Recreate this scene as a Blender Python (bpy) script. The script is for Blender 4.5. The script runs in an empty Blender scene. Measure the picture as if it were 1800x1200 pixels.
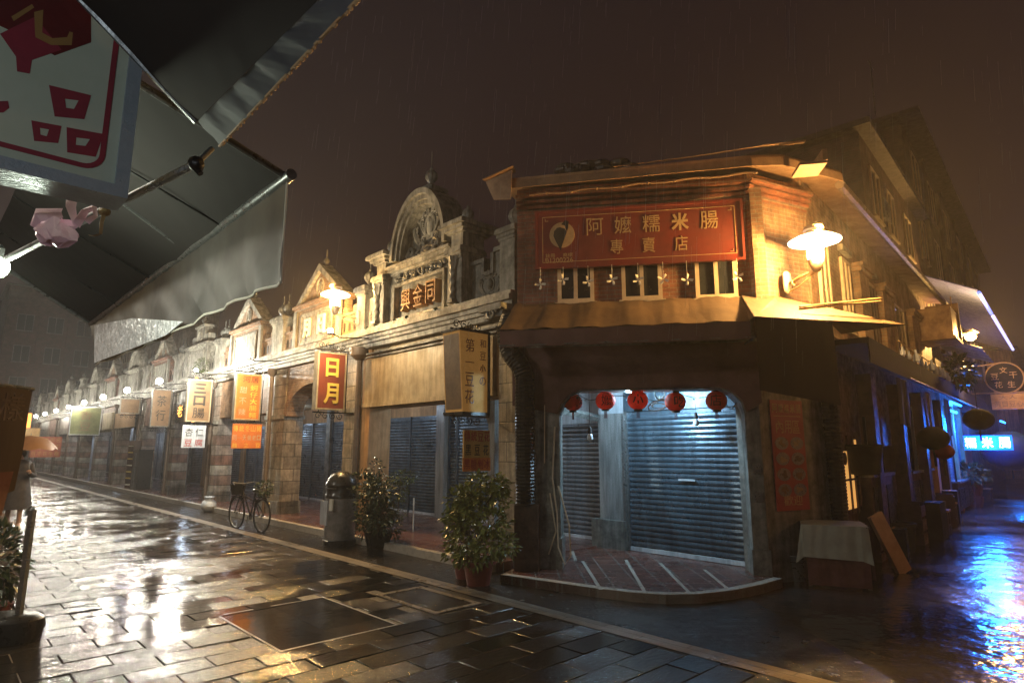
import bpy, bmesh, math, random
from mathutils import Matrix, Vector
R = math.radians
random.seed(7)
C = bpy.context.scene.collection
SC = bpy.context.scene

# ------------------------------------------------------------------ camera
FPX, HC = 1080.0, 1.7
PITCH = math.atan(188 / FPX)
cd = bpy.data.cameras.new('camera'); cam = bpy.data.objects.new('camera', cd); C.objects.link(cam)
cd.sensor_width = 36; cd.lens = 36 * FPX / 1800; cd.clip_start = 0.05; cd.clip_end = 900
cam.location = (0, 0, HC); cam.rotation_euler = (R(90) + PITCH, 0, 0)
SC.camera = cam

# ------------------------------------------------------------------ night sky
w = bpy.data.worlds.new('World'); SC.world = w; w.use_nodes = True
wn = w.node_tree; bg = wn.nodes['Background']
sky = wn.nodes.new('ShaderNodeTexSky'); sky.sky_type = 'NISHITA'; sky.sun_disc = False
sky.sun_elevation = R(-8); sky.sun_rotation = R(40); sky.air_density = 1.5; sky.dust_density = 3
mx = wn.nodes.new('ShaderNodeMix'); mx.data_type = 'RGBA'; mx.blend_type = 'ADD'; mx.inputs[0].default_value = 1
wn.links.new(sky.outputs[0], mx.inputs[6])
tcw = wn.nodes.new('ShaderNodeTexCoord'); sepw = wn.nodes.new('ShaderNodeSeparateXYZ'); wn.links.new(tcw.outputs['Generated'], sepw.inputs[0])
rw = wn.nodes.new('ShaderNodeValToRGB'); wn.links.new(sepw.outputs[2], rw.inputs[0])      # town glow in low rain cloud, strongest near the roofs
rw.color_ramp.elements[0].position = 0.0; rw.color_ramp.elements[0].color = (0.25, 0.12, 0.075, 1)
rw.color_ramp.elements[1].position = 0.62; rw.color_ramp.elements[1].color = (0.080, 0.044, 0.060, 1)
em_ = rw.color_ramp.elements.new(0.28); em_.color = (0.145, 0.072, 0.073, 1)
wn.links.new(rw.outputs[0], mx.inputs[7])
wn.links.new(mx.outputs[2], bg.inputs[0]); bg.inputs[1].default_value = 0.10

SC.view_settings.view_transform = 'Standard'; SC.view_settings.look = 'None'
SC.view_settings.exposure = 0.32; SC.view_settings.gamma = 1
SC.cycles.use_denoising = True
SC.cycles.max_bounces = 6; SC.cycles.volume_bounces = 0
SC.cycles.sample_clamp_indirect = 4; SC.cycles.caustics_reflective = False; SC.cycles.caustics_refractive = False

# ------------------------------------------------------------------ projection helpers (pixel of the 1800x1200 photo -> real point on a real plane)
def ray(px, py):
    a = (px - 900) / FPX; b = (600 - py) / FPX
    return Vector((a, math.cos(PITCH) - b * math.sin(PITCH), math.sin(PITCH) + b * math.cos(PITCH)))
def G(px, py, z=0.0):
    r = ray(px, py); return Vector((0, 0, HC)) + r * ((z - HC) / r.z)
def hdir(vx):
    a = math.atan2((vx - 900) * math.cos(PITCH), FPX); return Vector((math.sin(a), math.cos(a), 0))
class Frame:
    """a facade: x along it to the right, y into the building, z up"""
    def __init__(s, o, d):
        s.o = Vector((o[0], o[1], 0)); s.d = d; s.n = Vector((-d.y, d.x, 0))
        s.M = Matrix(((d.x, s.n.x, 0, s.o.x), (d.y, s.n.y, 0, s.o.y), (0, 0, 1, 0), (0, 0, 0, 1)))
    def P(s, u, w, z): return s.o + s.d * u + s.n * w + Vector((0, 0, z))
    def loc(s, p): q = Vector(p) - s.o; return Vector((q.dot(s.d), q.dot(s.n), p[2]))
    def uz(s, px, py, w=0.0):
        r = ray(px, py); c = Vector((0, 0, HC)); t = ((s.o + s.n * w - c).dot(s.n)) / r.dot(s.n); p = c + r * t
        return (p - s.o).dot(s.d), p.z
W0 = Frame((0, 0), Vector((1, 0, 0)))
FA = Frame(G(500, 915), -hdir(-134))
FB = Frame((0.31, 8.74), -hdir(-5500))
FB2 = Frame(FB.P(3.02, 0, 0), hdir(3130))
FC = Frame(FB2.P(1.26, 0, 0), hdir(1880))

# ------------------------------------------------------------------ materials
MATS = {}
def base(name):
    m = bpy.data.materials.new(name); m.use_nodes = True; MATS[name] = m
    nt = m.node_tree; return m, nt, nt.nodes['Principled BSDF']
def coords(nt, swz=False):
    tc = nt.nodes.new('ShaderNodeTexCoord')
    if not swz: return tc.outputs['Object']
    sp = nt.nodes.new('ShaderNodeSeparateXYZ'); nt.links.new(tc.outputs['Object'], sp.inputs[0])
    ad = nt.nodes.new('ShaderNodeMath'); nt.links.new(sp.outputs[0], ad.inputs[0]); nt.links.new(sp.outputs[1], ad.inputs[1])
    cb = nt.nodes.new('ShaderNodeCombineXYZ'); nt.links.new(ad.outputs[0], cb.inputs[0]); nt.links.new(sp.outputs[2], cb.inputs[1])
    return cb.outputs[0]
def noise(nt, vec, scale, detail=4, rough=0.6):
    n = nt.nodes.new('ShaderNodeTexNoise'); n.inputs['Scale'].default_value = scale; n.inputs['Detail'].default_value = detail
    n.inputs['Roughness'].default_value = rough; nt.links.new(vec, n.inputs['Vector']); return n.outputs[0]
def ramp(nt, fac, a, b, ca, cb):
    r = nt.nodes.new('ShaderNodeValToRGB'); nt.links.new(fac, r.inputs[0])
    r.color_ramp.elements[0].position = a; r.color_ramp.elements[1].position = b
    r.color_ramp.elements[0].color = (*ca, 1); r.color_ramp.elements[1].color = (*cb, 1); return r.outputs[0]
def mrange(nt, fac, a, b, c, d):
    r = nt.nodes.new('ShaderNodeMapRange'); nt.links.new(fac, r.inputs[0])
    for i, v in enumerate((a, b, c, d)): r.inputs[i + 1].default_value = v
    return r.outputs[0]
def bump(nt, bs, h, dist, strength=0.6):
    b = nt.nodes.new('ShaderNodeBump'); b.inputs['Strength'].default_value = strength; b.inputs['Distance'].default_value = dist
    nt.links.new(h, b.inputs['Height']); nt.links.new(b.outputs[0], bs.inputs['Normal']); return b
def mix(nt, fac, a, b, mode='MIX'):
    m = nt.nodes.new('ShaderNodeMix'); m.data_type = 'RGBA'; m.blend_type = mode
    if isinstance(fac, float): m.inputs[0].default_value = fac
    else: nt.links.new(fac, m.inputs[0])
    for i, v in ((6, a), (7, b)):
        if isinstance(v, tuple): m.inputs[i].default_value = (*v, 1)
        else: nt.links.new(v, m.inputs[i])
    return m.outputs[2]
def M(name, c1, c2=None, rough=0.55, metal=0.0, ns=5.0, bd=0.004, bs_=60.0, rv=0.2, trans=0):
    m, nt, bs = base(name)
    c2 = c2 or tuple(x * 0.55 for x in c1); v = coords(nt)
    n1 = noise(nt, v, ns, 6, 0.7)
    nt.links.new(ramp(nt, n1, 0.32, 0.68, c2, c1), bs.inputs['Base Color'])
    nt.links.new(mrange(nt, n1, 0.3, 0.7, min(1, rough + rv), max(0.05, rough - rv)), bs.inputs['Roughness'])
    bs.inputs['Metallic'].default_value = metal
    if bd: bump(nt, bs, noise(nt, v, bs_, 3), bd)
    if trans: 
        bs.inputs['Transmission Weight'].default_value = 0
    return m
def brick(name, c1, c2, mortar, bw=0.23, bh=0.065, ms=0.008, rough=0.6, bd=0.01, swz=True, off=0.5, dirt=0.6):
    m, nt, bs = base(name); v = coords(nt, swz)
    b = nt.nodes.new('ShaderNodeTexBrick'); nt.links.new(v, b.inputs['Vector'])
    b.inputs['Scale'].default_value = 1; b.inputs['Brick Width'].default_value = bw; b.inputs['Row Height'].default_value = bh
    b.inputs['Mortar Size'].default_value = ms; b.inputs['Mortar Smooth'].default_value = 0.3; b.offset = off
    b.inputs['Color1'].default_value = (*c1, 1); b.inputs['Color2'].default_value = (*c2, 1); b.inputs['Mortar'].default_value = (*mortar, 1)
    n1 = noise(nt, coords(nt), 2.2, 8, 0.75)
    d = ramp(nt, n1, 0.35, 0.62, (dirt * 0.55,) * 3, (1, 1, 1))
    nt.links.new(mix(nt, 1.0, b.outputs[0], d, 'MULTIPLY'), bs.inputs['Base Color'])
    nt.links.new(mrange(nt, n1, 0.3, 0.7, rough + 0.2, rough - 0.2), bs.inputs['Roughness'])
    mth = nt.nodes.new('ShaderNodeMath'); mth.operation = 'MULTIPLY_ADD'
    nt.links.new(b.outputs['Fac'], mth.inputs[0]); mth.inputs[1].default_value = -1.0
    nt.links.new(noise(nt, v, 45, 4), mth.inputs[2])
    bump(nt, bs, mth.outputs[0], bd, 0.8); return m
def emit(name, col, s, camcol=None):
    m, nt, bs = base(name); bs.inputs['Base Color'].default_value = (*col, 1)
    bs.inputs['Emission Color'].default_value = (*col, 1); bs.inputs['Emission Strength'].default_value = s; return m
def stain(mat, amount=.55, sx=9.0):
    nt = mat.node_tree; bs = nt.nodes['Principled BSDF']; lk = bs.inputs['Base Color'].links[0]; src = lk.from_socket
    tc = nt.nodes.new('ShaderNodeTexCoord'); mp = nt.nodes.new('ShaderNodeMapping'); nt.links.new(tc.outputs['Object'], mp.inputs[0]); mp.inputs['Scale'].default_value = (sx, sx, .9)
    n = noise(nt, mp.outputs[0], 1.0, 6, .7); nt.links.new(mix(nt, 1.0, src, ramp(nt, n, .38, .58, (1 - amount,) * 3, (1, 1, 1)), 'MULTIPLY'), bs.inputs['Base Color'])
def cloth(name, c1, c2, rough=0.8, transl=0.25, ws=1.5, bd=0.02):
    m, nt, bs = base(name); v = coords(nt)
    n1 = noise(nt, v, ws, 5, 0.65)
    col = ramp(nt, n1, 0.3, 0.7, c2, c1); nt.links.new(col, bs.inputs['Base Color']); bs.inputs['Roughness'].default_value = rough
    wv = nt.nodes.new('ShaderNodeTexWave'); wv.inputs['Scale'].default_value = 2.2; wv.inputs['Distortion'].default_value = 6; nt.links.new(v, wv.inputs['Vector'])
    b = bump(nt, bs, wv.outputs[0], bd, 0.5)
    if transl:
        t = nt.nodes.new('ShaderNodeBsdfTranslucent'); nt.links.new(col, t.inputs[0]); ms = nt.nodes.new('ShaderNodeMixShader'); ms.inputs[0].default_value = transl
        out = nt.nodes['Material Output']; nt.links.new(bs.outputs[0], ms.inputs[1]); nt.links.new(t.outputs[0], ms.inputs[2]); nt.links.new(ms.outputs[0], out.inputs[0])
    return m

STONE = M('pale_render', (0.50, 0.48, 0.41), (0.12, 0.118, 0.10), 0.6, ns=2.6, bd=0.012, bs_=25)
STONE2 = M('grey_stone', (0.30, 0.30, 0.27), (0.07, 0.075, 0.07), 0.5, ns=6, bd=0.01, bs_=30)
GRANITE = M('speckled_granite', (0.42, 0.42, 0.40), (0.14, 0.14, 0.14), 0.4, ns=70, bd=0.002)
BLOCK = brick('stone_block', (0.42, 0.36, 0.27), (0.30, 0.26, 0.20), (0.09, 0.08, 0.065), 0.52, 0.30, 0.010, 0.55, 0.012)
BRICK = brick('red_brick', (0.34, 0.13, 0.07), (0.24, 0.085, 0.05), (0.25, 0.20, 0.15), 0.22, 0.062, 0.006, 0.6, 0.008)
BRICKD = brick('dark_brick', (0.12, 0.05, 0.04), (0.08, 0.035, 0.03), (0.09, 0.07, 0.06), 0.22, 0.062, 0.006, 0.7, 0.008)
BRICK2 = brick('tan_brick', (0.42, 0.25, 0.14), (0.30, 0.17, 0.10), (0.36, 0.31, 0.24), 0.22, 0.062, 0.007, 0.6, 0.008)
BAND = brick('banded_pillar', (0.55, 0.52, 0.44), (0.26, 0.12, 0.08), (0.12, 0.1, 0.08), 1.9, 0.30, 0.012, 0.55, 0.012, off=0.0)
PLASTER = M('orange_plaster', (0.62, 0.36, 0.16), (0.40, 0.22, 0.10), 0.7, ns=2, bd=0.006, bs_=20)
CREAM = M('cream_panel', (0.60, 0.50, 0.33), (0.32, 0.25, 0.15), 0.6, ns=1.6, bd=0.002, bs_=15)
SHUT = M('blue_shutter', (0.13, 0.19, 0.24), (0.05, 0.075, 0.10), 0.35, 0.5, ns=2.2, bd=0.003)
SHUTG = M('grey_shutter', (0.24, 0.28, 0.33), (0.13, 0.16, 0.19), 0.4, 0.4, ns=3, bd=0.002)
SHUTD = M('dark_shutter', (0.10, 0.10, 0.12), (0.05, 0.05, 0.06), 0.4, 0.4, ns=3, bd=0.002)
WHITE = M('white_board', (0.66, 0.70, 0.74), (0.45, 0.48, 0.52), 0.6, ns=2, bd=0.002)
DARKW = M('dark_wood', (0.10, 0.055, 0.035), (0.04, 0.022, 0.016), 0.5, ns=7)
BLACK = M('black_metal', (0.03, 0.03, 0.03), (0.012, 0.012, 0.012), 0.35, 0.4, ns=10, bd=0.001)
GREYM = M('grey_metal', (0.30, 0.31, 0.31), (0.14, 0.15, 0.15), 0.35, 0.7, ns=12, bd=0.001)
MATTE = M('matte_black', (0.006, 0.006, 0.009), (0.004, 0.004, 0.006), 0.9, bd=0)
CREAMF = M('cream_frame', (0.62, 0.52, 0.38), (0.45, 0.36, 0.26), 0.5, ns=5, bd=0.001)
PIPE = M('drain_pipe', (0.16, 0.12, 0.09), (0.07, 0.055, 0.045), 0.4, ns=6)
TILE = brick('red_floor_tile', (0.20, 0.075, 0.055), (0.13, 0.05, 0.04), (0.26, 0.24, 0.22), 0.30, 0.30, 0.012, 0.22, 0.004, swz=False, off=0.0)
KERB = M('kerb_stone', (0.50, 0.46, 0.40), (0.30, 0.27, 0.23), 0.35, ns=9)
REDP = M('red_paint', (0.22, 0.035, 0.024), (0.14, 0.026, 0.018), 0.5, ns=2, bd=0.001)
GOLD = M('gold_paint', (0.58, 0.40, 0.20), (0.42, 0.27, 0.13), 0.5, ns=9, bd=0.001)
YEL = M('yellow_paint', (0.85, 0.62, 0.12), (0.70, 0.48, 0.09), 0.5, ns=4, bd=0)
MAROON = M('maroon_board', (0.24, 0.055, 0.03), (0.17, 0.04, 0.022), 0.45, ns=3, bd=0.001)
ORANGE = M('orange_board', (0.72, 0.22, 0.05), (0.52, 0.15, 0.035), 0.5, ns=3, bd=0.001)
AMBER = M('amber_board', (0.62, 0.36, 0.10), (0.42, 0.22, 0.06), 0.5, ns=4, bd=0.001)
BROWNB = M('brown_board', (0.26, 0.16, 0.08), (0.15, 0.09, 0.05), 0.5, ns=4, bd=0.001)
INK = M('black_ink', (0.03, 0.025, 0.02), (0.02, 0.016, 0.014), 0.6, bd=0)
REDINK = M('red_ink', (0.45, 0.05, 0.04), (0.32, 0.03, 0.03), 0.6, bd=0)
WINK = M('white_ink', (0.75, 0.72, 0.62), (0.6, 0.57, 0.5), 0.6, bd=0)
TIN = M('tin_roof', (0.42, 0.27, 0.16), (0.20, 0.12, 0.08), 0.5, 0.2, ns=3, bd=0.004, bs_=12)
ROOFT = M('dark_roof_tile', (0.06, 0.045, 0.045), (0.025, 0.02, 0.02), 0.5, ns=6)
GLASS = M('dark_window_glass', (0.03, 0.035, 0.045), (0.015, 0.018, 0.022), 0.12, bd=0)
LEAF = M('leaf_green', (0.10, 0.13, 0.035), (0.04, 0.06, 0.02), 0.3, ns=9, bd=0)
LEAFD = M('leaf_dark_green', (0.05, 0.075, 0.03), (0.02, 0.035, 0.015), 0.35, ns=9, bd=0)
STEM = M('plant_stem', (0.07, 0.05, 0.03), None, 0.7, bd=0)
TERRA = M('terracotta', (0.20, 0.05, 0.035), (0.12, 0.03, 0.025), 0.45, ns=6)
LANT = M('dull_red', (0.22, 0.03, 0.025), (0.12, 0.02, 0.016), 0.7, ns=5, bd=0.001)

for _m, _a in ((STONE, .6), (STONE2, .5), (GRANITE, .5), (BLOCK, .5), (CREAM, .4), (SHUT, .4), (SHUTG, .35), (PLASTER, .4), (BRICK, .35), (BRICK2, .35), (BAND, .5), (WHITE, .35)): stain(_m, _a)
# wet street paving
def wet_pave(name, dark, light, bw, bh, ms, off=0.5, swap=False, bumpy=0.010, rl=0.10, rh=0.42, pud=0.5, bright=1.0):
    m, nt, bs = base(name); tc = nt.nodes.new('ShaderNodeTexCoord'); v = tc.outputs['Object']
    mp = nt.nodes.new('ShaderNodeMapping'); nt.links.new(v, mp.inputs[0])
    if swap: mp.inputs['Rotation'].default_value = (0, 0, R(90))
    b = nt.nodes.new('ShaderNodeTexBrick'); nt.links.new(mp.outputs[0], b.inputs['Vector']); b.inputs['Scale'].default_value = 1
    b.inputs['Brick Width'].default_value = bw; b.inputs['Row Height'].default_value = bh; b.inputs['Mortar Size'].default_value = ms
    b.inputs['Mortar Smooth'].default_value = 0.15; b.offset = off
    b.inputs['Color1'].default_value = (*light, 1); b.inputs['Color2'].default_value = (*dark, 1); b.inputs['Mortar'].default_value = (*(x * .5 for x in dark), 1)
    big = noise(nt, v, 0.9, 5, 0.65); fine = noise(nt, v, 55, 5, 0.7); mid = noise(nt, v, 7, 5, 0.7)
    nt.links.new(mix(nt, 0.55, b.outputs[0], ramp(nt, mid, .3, .7, (0.35,) * 3, (1, 1, 1)), 'MULTIPLY'), bs.inputs['Base Color'])
    # each slab sheds water a bit differently: tilt + roughness
    b2 = nt.nodes.new('ShaderNodeTexBrick'); nt.links.new(mp.outputs[0], b2.inputs['Vector'])
    for k_ in ('Scale', 'Brick Width', 'Row Height', 'Mortar Size'): b2.inputs[k_].default_value = b.inputs[k_].default_value
    b2.offset = off; b2.inputs['Color1'].default_value = (0, 0, 0, 1); b2.inputs['Color2'].default_value = (1, 1, 1, 1); b2.inputs['Mortar'].default_value = (.5, .5, .5, 1)
    def mth(op, a, c):
        q = nt.nodes.new('ShaderNodeMath'); q.operation = op
        for i_, v_ in ((0, a), (1, c)):
            if isinstance(v_, (int, float)): q.inputs[i_].default_value = v_
            else: nt.links.new(v_, q.inputs[i_])
        return q.outputs[0]
    tilt = 0.030
    rx = mth('MULTIPLY', mth('SUBTRACT', b2.outputs[0], .5), tilt * 1.6); ry = mth('MULTIPLY', mth('SUBTRACT', mth('FRACT', mth('MULTIPLY', b2.outputs[0], 7.31), 0), .5), tilt * 1.6)
    nv = nt.nodes.new('ShaderNodeCombineXYZ'); nt.links.new(rx, nv.inputs[0]); nt.links.new(ry, nv.inputs[1]); nv.inputs[2].default_value = 1
    nn = nt.nodes.new('ShaderNodeVectorMath'); nn.operation = 'NORMALIZE'; nt.links.new(nv.outputs[0], nn.inputs[0])
    ad = nt.nodes.new('ShaderNodeMath'); ad.operation = 'ADD'; nt.links.new(mth('ADD', big, mth('MULTIPLY', mth('SUBTRACT', mid, .5), .30)), ad.inputs[0])
    sp = nt.nodes.new('ShaderNodeSeparateColor'); nt.links.new(b.outputs[0], sp.inputs[0])
    m2 = nt.nodes.new('ShaderNodeMath'); m2.operation = 'MULTIPLY'; nt.links.new(b2.outputs[0], m2.inputs[0]); m2.inputs[1].default_value = .30
    nt.links.new(m2.outputs[0], ad.inputs[1])
    nt.links.new(mrange(nt, ad.outputs[0], pud - .05, pud + .40, rl, rh), bs.inputs['Roughness'])
    wet = mrange(nt, ad.outputs[0], pud - .05, pud + .35, 0.10, .75)
    h = nt.nodes.new('ShaderNodeMath'); h.operation = 'MULTIPLY'; nt.links.new(fine, h.inputs[0]); nt.links.new(wet, h.inputs[1])
    h2 = nt.nodes.new('ShaderNodeMath'); h2.operation = 'MULTIPLY_ADD'; nt.links.new(mid, h2.inputs[0]); h2.inputs[1].default_value = .55; nt.links.new(h.outputs[0], h2.inputs[2])
    h3 = nt.nodes.new('ShaderNodeMath'); h3.operation = 'MULTIPLY_ADD'; nt.links.new(b.outputs['Fac'], h3.inputs[0]); h3.inputs[1].default_value = -2.6; nt.links.new(h2.outputs[0], h3.inputs[2])
    bn_ = bump(nt, bs, h3.outputs[0], bumpy, 0.7); nt.links.new(nn.outputs[0], bn_.inputs['Normal'])
    bs.inputs['Specular IOR Level'].default_value = 0.6
    return m
PAVE = wet_pave('wet_stone_paving', (0.020, 0.017, 0.013), (0.045, 0.039, 0.031), 0.62, 0.31, 0.012, 0.5, swap=True, rl=.05, rh=.26, bumpy=.007)
COBB = wet_pave('wet_cobbles', (0.014, 0.011, 0.008), (0.050, 0.040, 0.028), 0.10, 0.085, 0.014, bumpy=0.02, rl=.10, rh=.30)
def ripple_mat():
    m, nt, bs = base('wet_side_street'); tc = nt.nodes.new('ShaderNodeTexCoord'); v = tc.outputs['Object']
    a = noise(nt, v, 2.6, 3, .45); b = noise(nt, v, 9, 2, .5); big = noise(nt, v, .6, 3, .5)
    nt.links.new(mix(nt, big, (.016, .015, .015), (.045, .040, .036)), bs.inputs['Base Color'])
    nt.links.new(mrange(nt, big, .35, .65, .10, .24), bs.inputs['Roughness'])
    q = nt.nodes.new('ShaderNodeMath'); q.operation = 'MULTIPLY_ADD'; nt.links.new(b, q.inputs[0]); q.inputs[1].default_value = .22; nt.links.new(a, q.inputs[2])
    bump(nt, bs, q.outputs[0], .032, .8); bs.inputs['Specular IOR Level'].default_value = .7; return m
ASPH = ripple_mat()
BORD = wet_pave('wet_border_stone', (0.17, 0.14, 0.10), (0.26, 0.21, 0.15), 0.9, 0.5, 0.008, bumpy=.012, rl=.25, rh=.5)

# ------------------------------------------------------------------ mesh builder
class MB:
    def __init__(s): s.v = []; s.f = []
    def add(s, vs, fs):
        k = len(s.v); s.v += [tuple(p) for p in vs]; s.f += [tuple(i + k for i in f) for f in fs]; return s
    def box(s, x0, x1, y0, y1, z0, z1):
        return s.add([(x0, y0, z0), (x1, y0, z0), (x1, y1, z0), (x0, y1, z0), (x0, y0, z1), (x1, y0, z1), (x1, y1, z1), (x0, y1, z1)],
                     [(0, 3, 2, 1), (4, 5, 6, 7), (0, 1, 5, 4), (1, 2, 6, 5), (2, 3, 7, 6), (3, 0, 4, 7)])
    def prism(s, poly, y0, y1):            # poly in (x,z), seen from -y counter-clockwise
        n = len(poly)
        return s.add([(x, y0, z) for x, z in poly] + [(x, y1, z) for x, z in poly],
                     [tuple(range(n)), tuple(range(2 * n - 1, n - 1, -1))] + [(i, i + n, (i + 1) % n + n, (i + 1) % n) for i in range(n)])
    def slab(s, poly, z0, z1):             # poly in (x,y)
        n = len(poly)
        return s.add([(x, y, z0) for x, y in poly] + [(x, y, z1) for x, y in poly],
                     [tuple(range(n - 1, -1, -1)), tuple(range(n, 2 * n))] + [(i, (i + 1) % n, (i + 1) % n + n, i + n) for i in range(n)])
    def quad(s, *p): return s.add(p, [tuple(range(len(p)))])
    def sheet(s, p, t=0.004):              # thin solid from a polygon of 3-D points
        p = [Vector(q) for q in p]; n = (p[1] - p[0]).cross(p[2] - p[0]).normalized() * t; k = len(p)
        return s.add(p + [q + n for q in p], [tuple(range(k - 1, -1, -1)), tuple(range(k, 2 * k))] + [(i, (i + 1) % k, (i + 1) % k + k, i + k) for i in range(k)])
    def tube(s, pts, r, n=8, cap=True):
        pts = [Vector(p) for p in pts]; vs = []; fs = []; rr = r if isinstance(r, (list, tuple)) else [r] * len(pts)
        up = None
        for i, p in enumerate(pts):
            t = (pts[min(i + 1, len(pts) - 1)] - pts[max(i - 1, 0)]).normalized()
            if up is None: up = Vector((0, 0, 1)) if abs(t.z) < 0.9 else Vector((1, 0, 0))
            a = t.cross(up).normalized(); b = a.cross(t).normalized(); up = b
            for j in range(n):
                q = 2 * math.pi * j / n; vs.append(p + a * (math.cos(q) * rr[i]) + b * (math.sin(q) * rr[i]))
        for i in range(len(pts) - 1):
            for j in range(n): fs.append((i * n + j, i * n + (j + 1) % n, (i + 1) * n + (j + 1) % n, (i + 1) * n + j))
        if cap: fs += [tuple(range(n - 1, -1, -1)), tuple(range((len(pts) - 1) * n, len(pts) * n))]
        return s.add(vs, fs)
    def lathe(s, prof, c=(0, 0, 0), n=16, sx=1, sy=1, rib=0, ribn=10):
        vs = []; fs = []
        for r, z in prof:
            for j in range(n):
                q = 2 * math.pi * j / n; k = 1 + rib * math.cos(q * ribn)
                vs.append((c[0] + math.cos(q) * r * sx * k, c[1] + math.sin(q) * r * sy * k, c[2] + z))
        for i in range(len(prof) - 1):
            for j in range(n): fs.append((i * n + j, i * n + (j + 1) % n, (i + 1) * n + (j + 1) % n, (i + 1) * n + j))
        fs += [tuple(range(n - 1, -1, -1)), tuple(range((len(prof) - 1) * n, len(prof) * n))]
        return s.add(vs, fs)
    def ball(s, c, rx, ry=None, rz=None, n=12):
        ry = ry or rx; rz = rz or rx
        return s.lathe([(max(1e-4, math.sin(math.pi * i / n)), -math.cos(math.pi * i / n) * rz) for i in range(n + 1)], c, max(8, n), rx, ry)
    def xf(s, M_): s.v = [tuple(M_ @ Vector(p)) for p in s.v]; return s
    def build(s, name, mat, parent=None, smooth=False, frame=None):
        me = bpy.data.meshes.new(name); me.from_pydata(s.v, [], s.f); me.materials.append(mat); me.validate(); me.update()
        if smooth:
            me.polygons.foreach_set('use_smooth', [True] * len(me.polygons))
            try: me.set_sharp_from_angle(angle=R(40))
            except Exception: pass
        o = bpy.data.objects.new(name, me); C.objects.link(o)
        if parent: o.parent = parent
        elif frame: o.matrix_world = frame.M
        return o
def tag(o, label=None, cat=None, group=None, kind=None):
    for k, v in (('label', label), ('category', cat), ('group', group), ('kind', kind)):
        if v: o[k] = v
    return o
def thing(name, label, cat, frame, u=0, w_=0, z=0, rot=0, group=None, scale=1):
    o = bpy.data.objects.new(name, None); C.objects.link(o); o.empty_display_size = 0.2
    o.matrix_world = frame.M @ Matrix.Translation((u, w_, z)) @ Matrix.Rotation(rot, 4, 'Z') @ Matrix.Scale(scale, 4)
    return tag(o, label, cat, group)
def copytree(o, parent=None):
    c = o.copy(); C.objects.link(c)
    if parent: c.parent = parent; c.matrix_parent_inverse = o.matrix_parent_inverse
    for ch in [x for x in bpy.data.objects if x.parent == o]: copytree(ch, c)
    return c

def text(s, mat, parent, x, z, wd=None, ht=None, y=-0.004, name='lettering', bold=0.02, depth=0.003, back=False):
    """characters standing in the local xz plane, centred at x,z and fitted to wd x ht"""
    cu = bpy.data.curves.new('t', 'FONT'); cu.body = s; cu.extrude = 0.5; cu.offset = bold; cu.resolution_u = 3
    cu.offset = .03 if s in '日月小大口人心三米' else 0
    o = bpy.data.objects.new('t', cu); C.objects.link(o)
    dg = bpy.context.evaluated_depsgraph_get(); dg.update()
    me = bpy.data.meshes.new_from_object(o.evaluated_get(dg)); bpy.data.objects.remove(o)
    xs = [v.co.x for v in me.vertices]; ys = [v.co.y for v in me.vertices]
    x0, x1, y0, y1 = min(xs), max(xs), min(ys), max(ys)
    sx = (wd / (x1 - x0)) if wd else None; sy = (ht / (y1 - y0)) if ht else sx; sx = sx or sy
    if s == '一': sy = sx * .8
    vs = [(x + (v.co.x - (x0 + x1) / 2) * sx, y - depth * (0.5 + v.co.z), z + (v.co.y - (y0 + y1) / 2) * sy) for v in me.vertices]
    mb = MB(); mb.add(vs, [tuple(p.vertices) for p in me.polygons]); bpy.data.meshes.remove(me)
    return mb.build(name, mat, parent)
def vtext(chars, mat, parent, x, ztop, zbot, wd, y=-0.004, fill=0.8, **k):
    n = len(chars); h = (ztop - zbot) / n
    for i, c in enumerate(chars): text(c, mat, parent, x, ztop - h * (i + .5), wd, min(h * fill, wd * 1.25), y, **k)
def htext(chars, mat, parent, x0, x1, z, ht, y=-0.004, fill=0.8, **k):
    n = len(chars); h = (x1 - x0) / n
    for i, c in enumerate(chars):
        if c != ' ': text(c, mat, parent, x0 + h * (i + .5), z, h * fill, ht, y, **k)

def light(name, loc, col, power, rad=0.05, parent=None):
    l = bpy.data.lights.new(name, 'POINT'); l.color = col; l.energy = power; l.shadow_soft_size = rad
    o = bpy.data.objects.new(name, l); C.objects.link(o); o.location = loc
    if parent: o.parent = parent
    return o

# ------------------------------------------------------------------ architectural pieces
def slats(mb, x0, x1, z0, z1, y, pitch=0.075, d=0.018):
    n = int((z1 - z0) / pitch); prof = []
    for i in range(n):
        z = z0 + i * pitch
        prof += [(z, y + d), (z + pitch * .12, y), (z + pitch * .5, y - d * .35), (z + pitch * .88, y)]
    prof.append((z0 + n * pitch, y + d)); prof.append((z1, y + d))
    vs = [(x0, p[1], p[0]) for p in prof] + [(x1, p[1], p[0]) for p in prof]; m = len(prof)
    mb.add(vs, [(i, i + m, i + 1 + m, i + 1) for i in range(m - 1)])
def shutter(parent, x0, x1, z0, z1, y, mat, split=None, name='shutter', bar=WHITE):
    mb = MB(); slats(mb, x0, x1, z0 + .06, z1, y); o = mb.build(name, mat, parent)
    for a, b, e in [(x0 - .03, x0 + .02, .03), (x1 - .02, x1 + .03, .03)] + [(sx - .025, sx + .025, .035) for sx in (split or [])]:
        MB().box(a, b, y - e, y + .03, z0, z1).build('guide_rail', mat, o)
    MB().box(x0 + .02, x1 - .02, y - .02, y + .02, z0 + .005, z0 + .06).build('bottom_bar', bar, o)
    return o
URN = [(.02, 0), (.11, .02), (.11, .05), (.05, .08), (.04, .12), (.10, .18), (.16, .26), (.17, .34), (.14, .43), (.07, .5), (.04, .52), (.05, .55), (.02, .6)]
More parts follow.
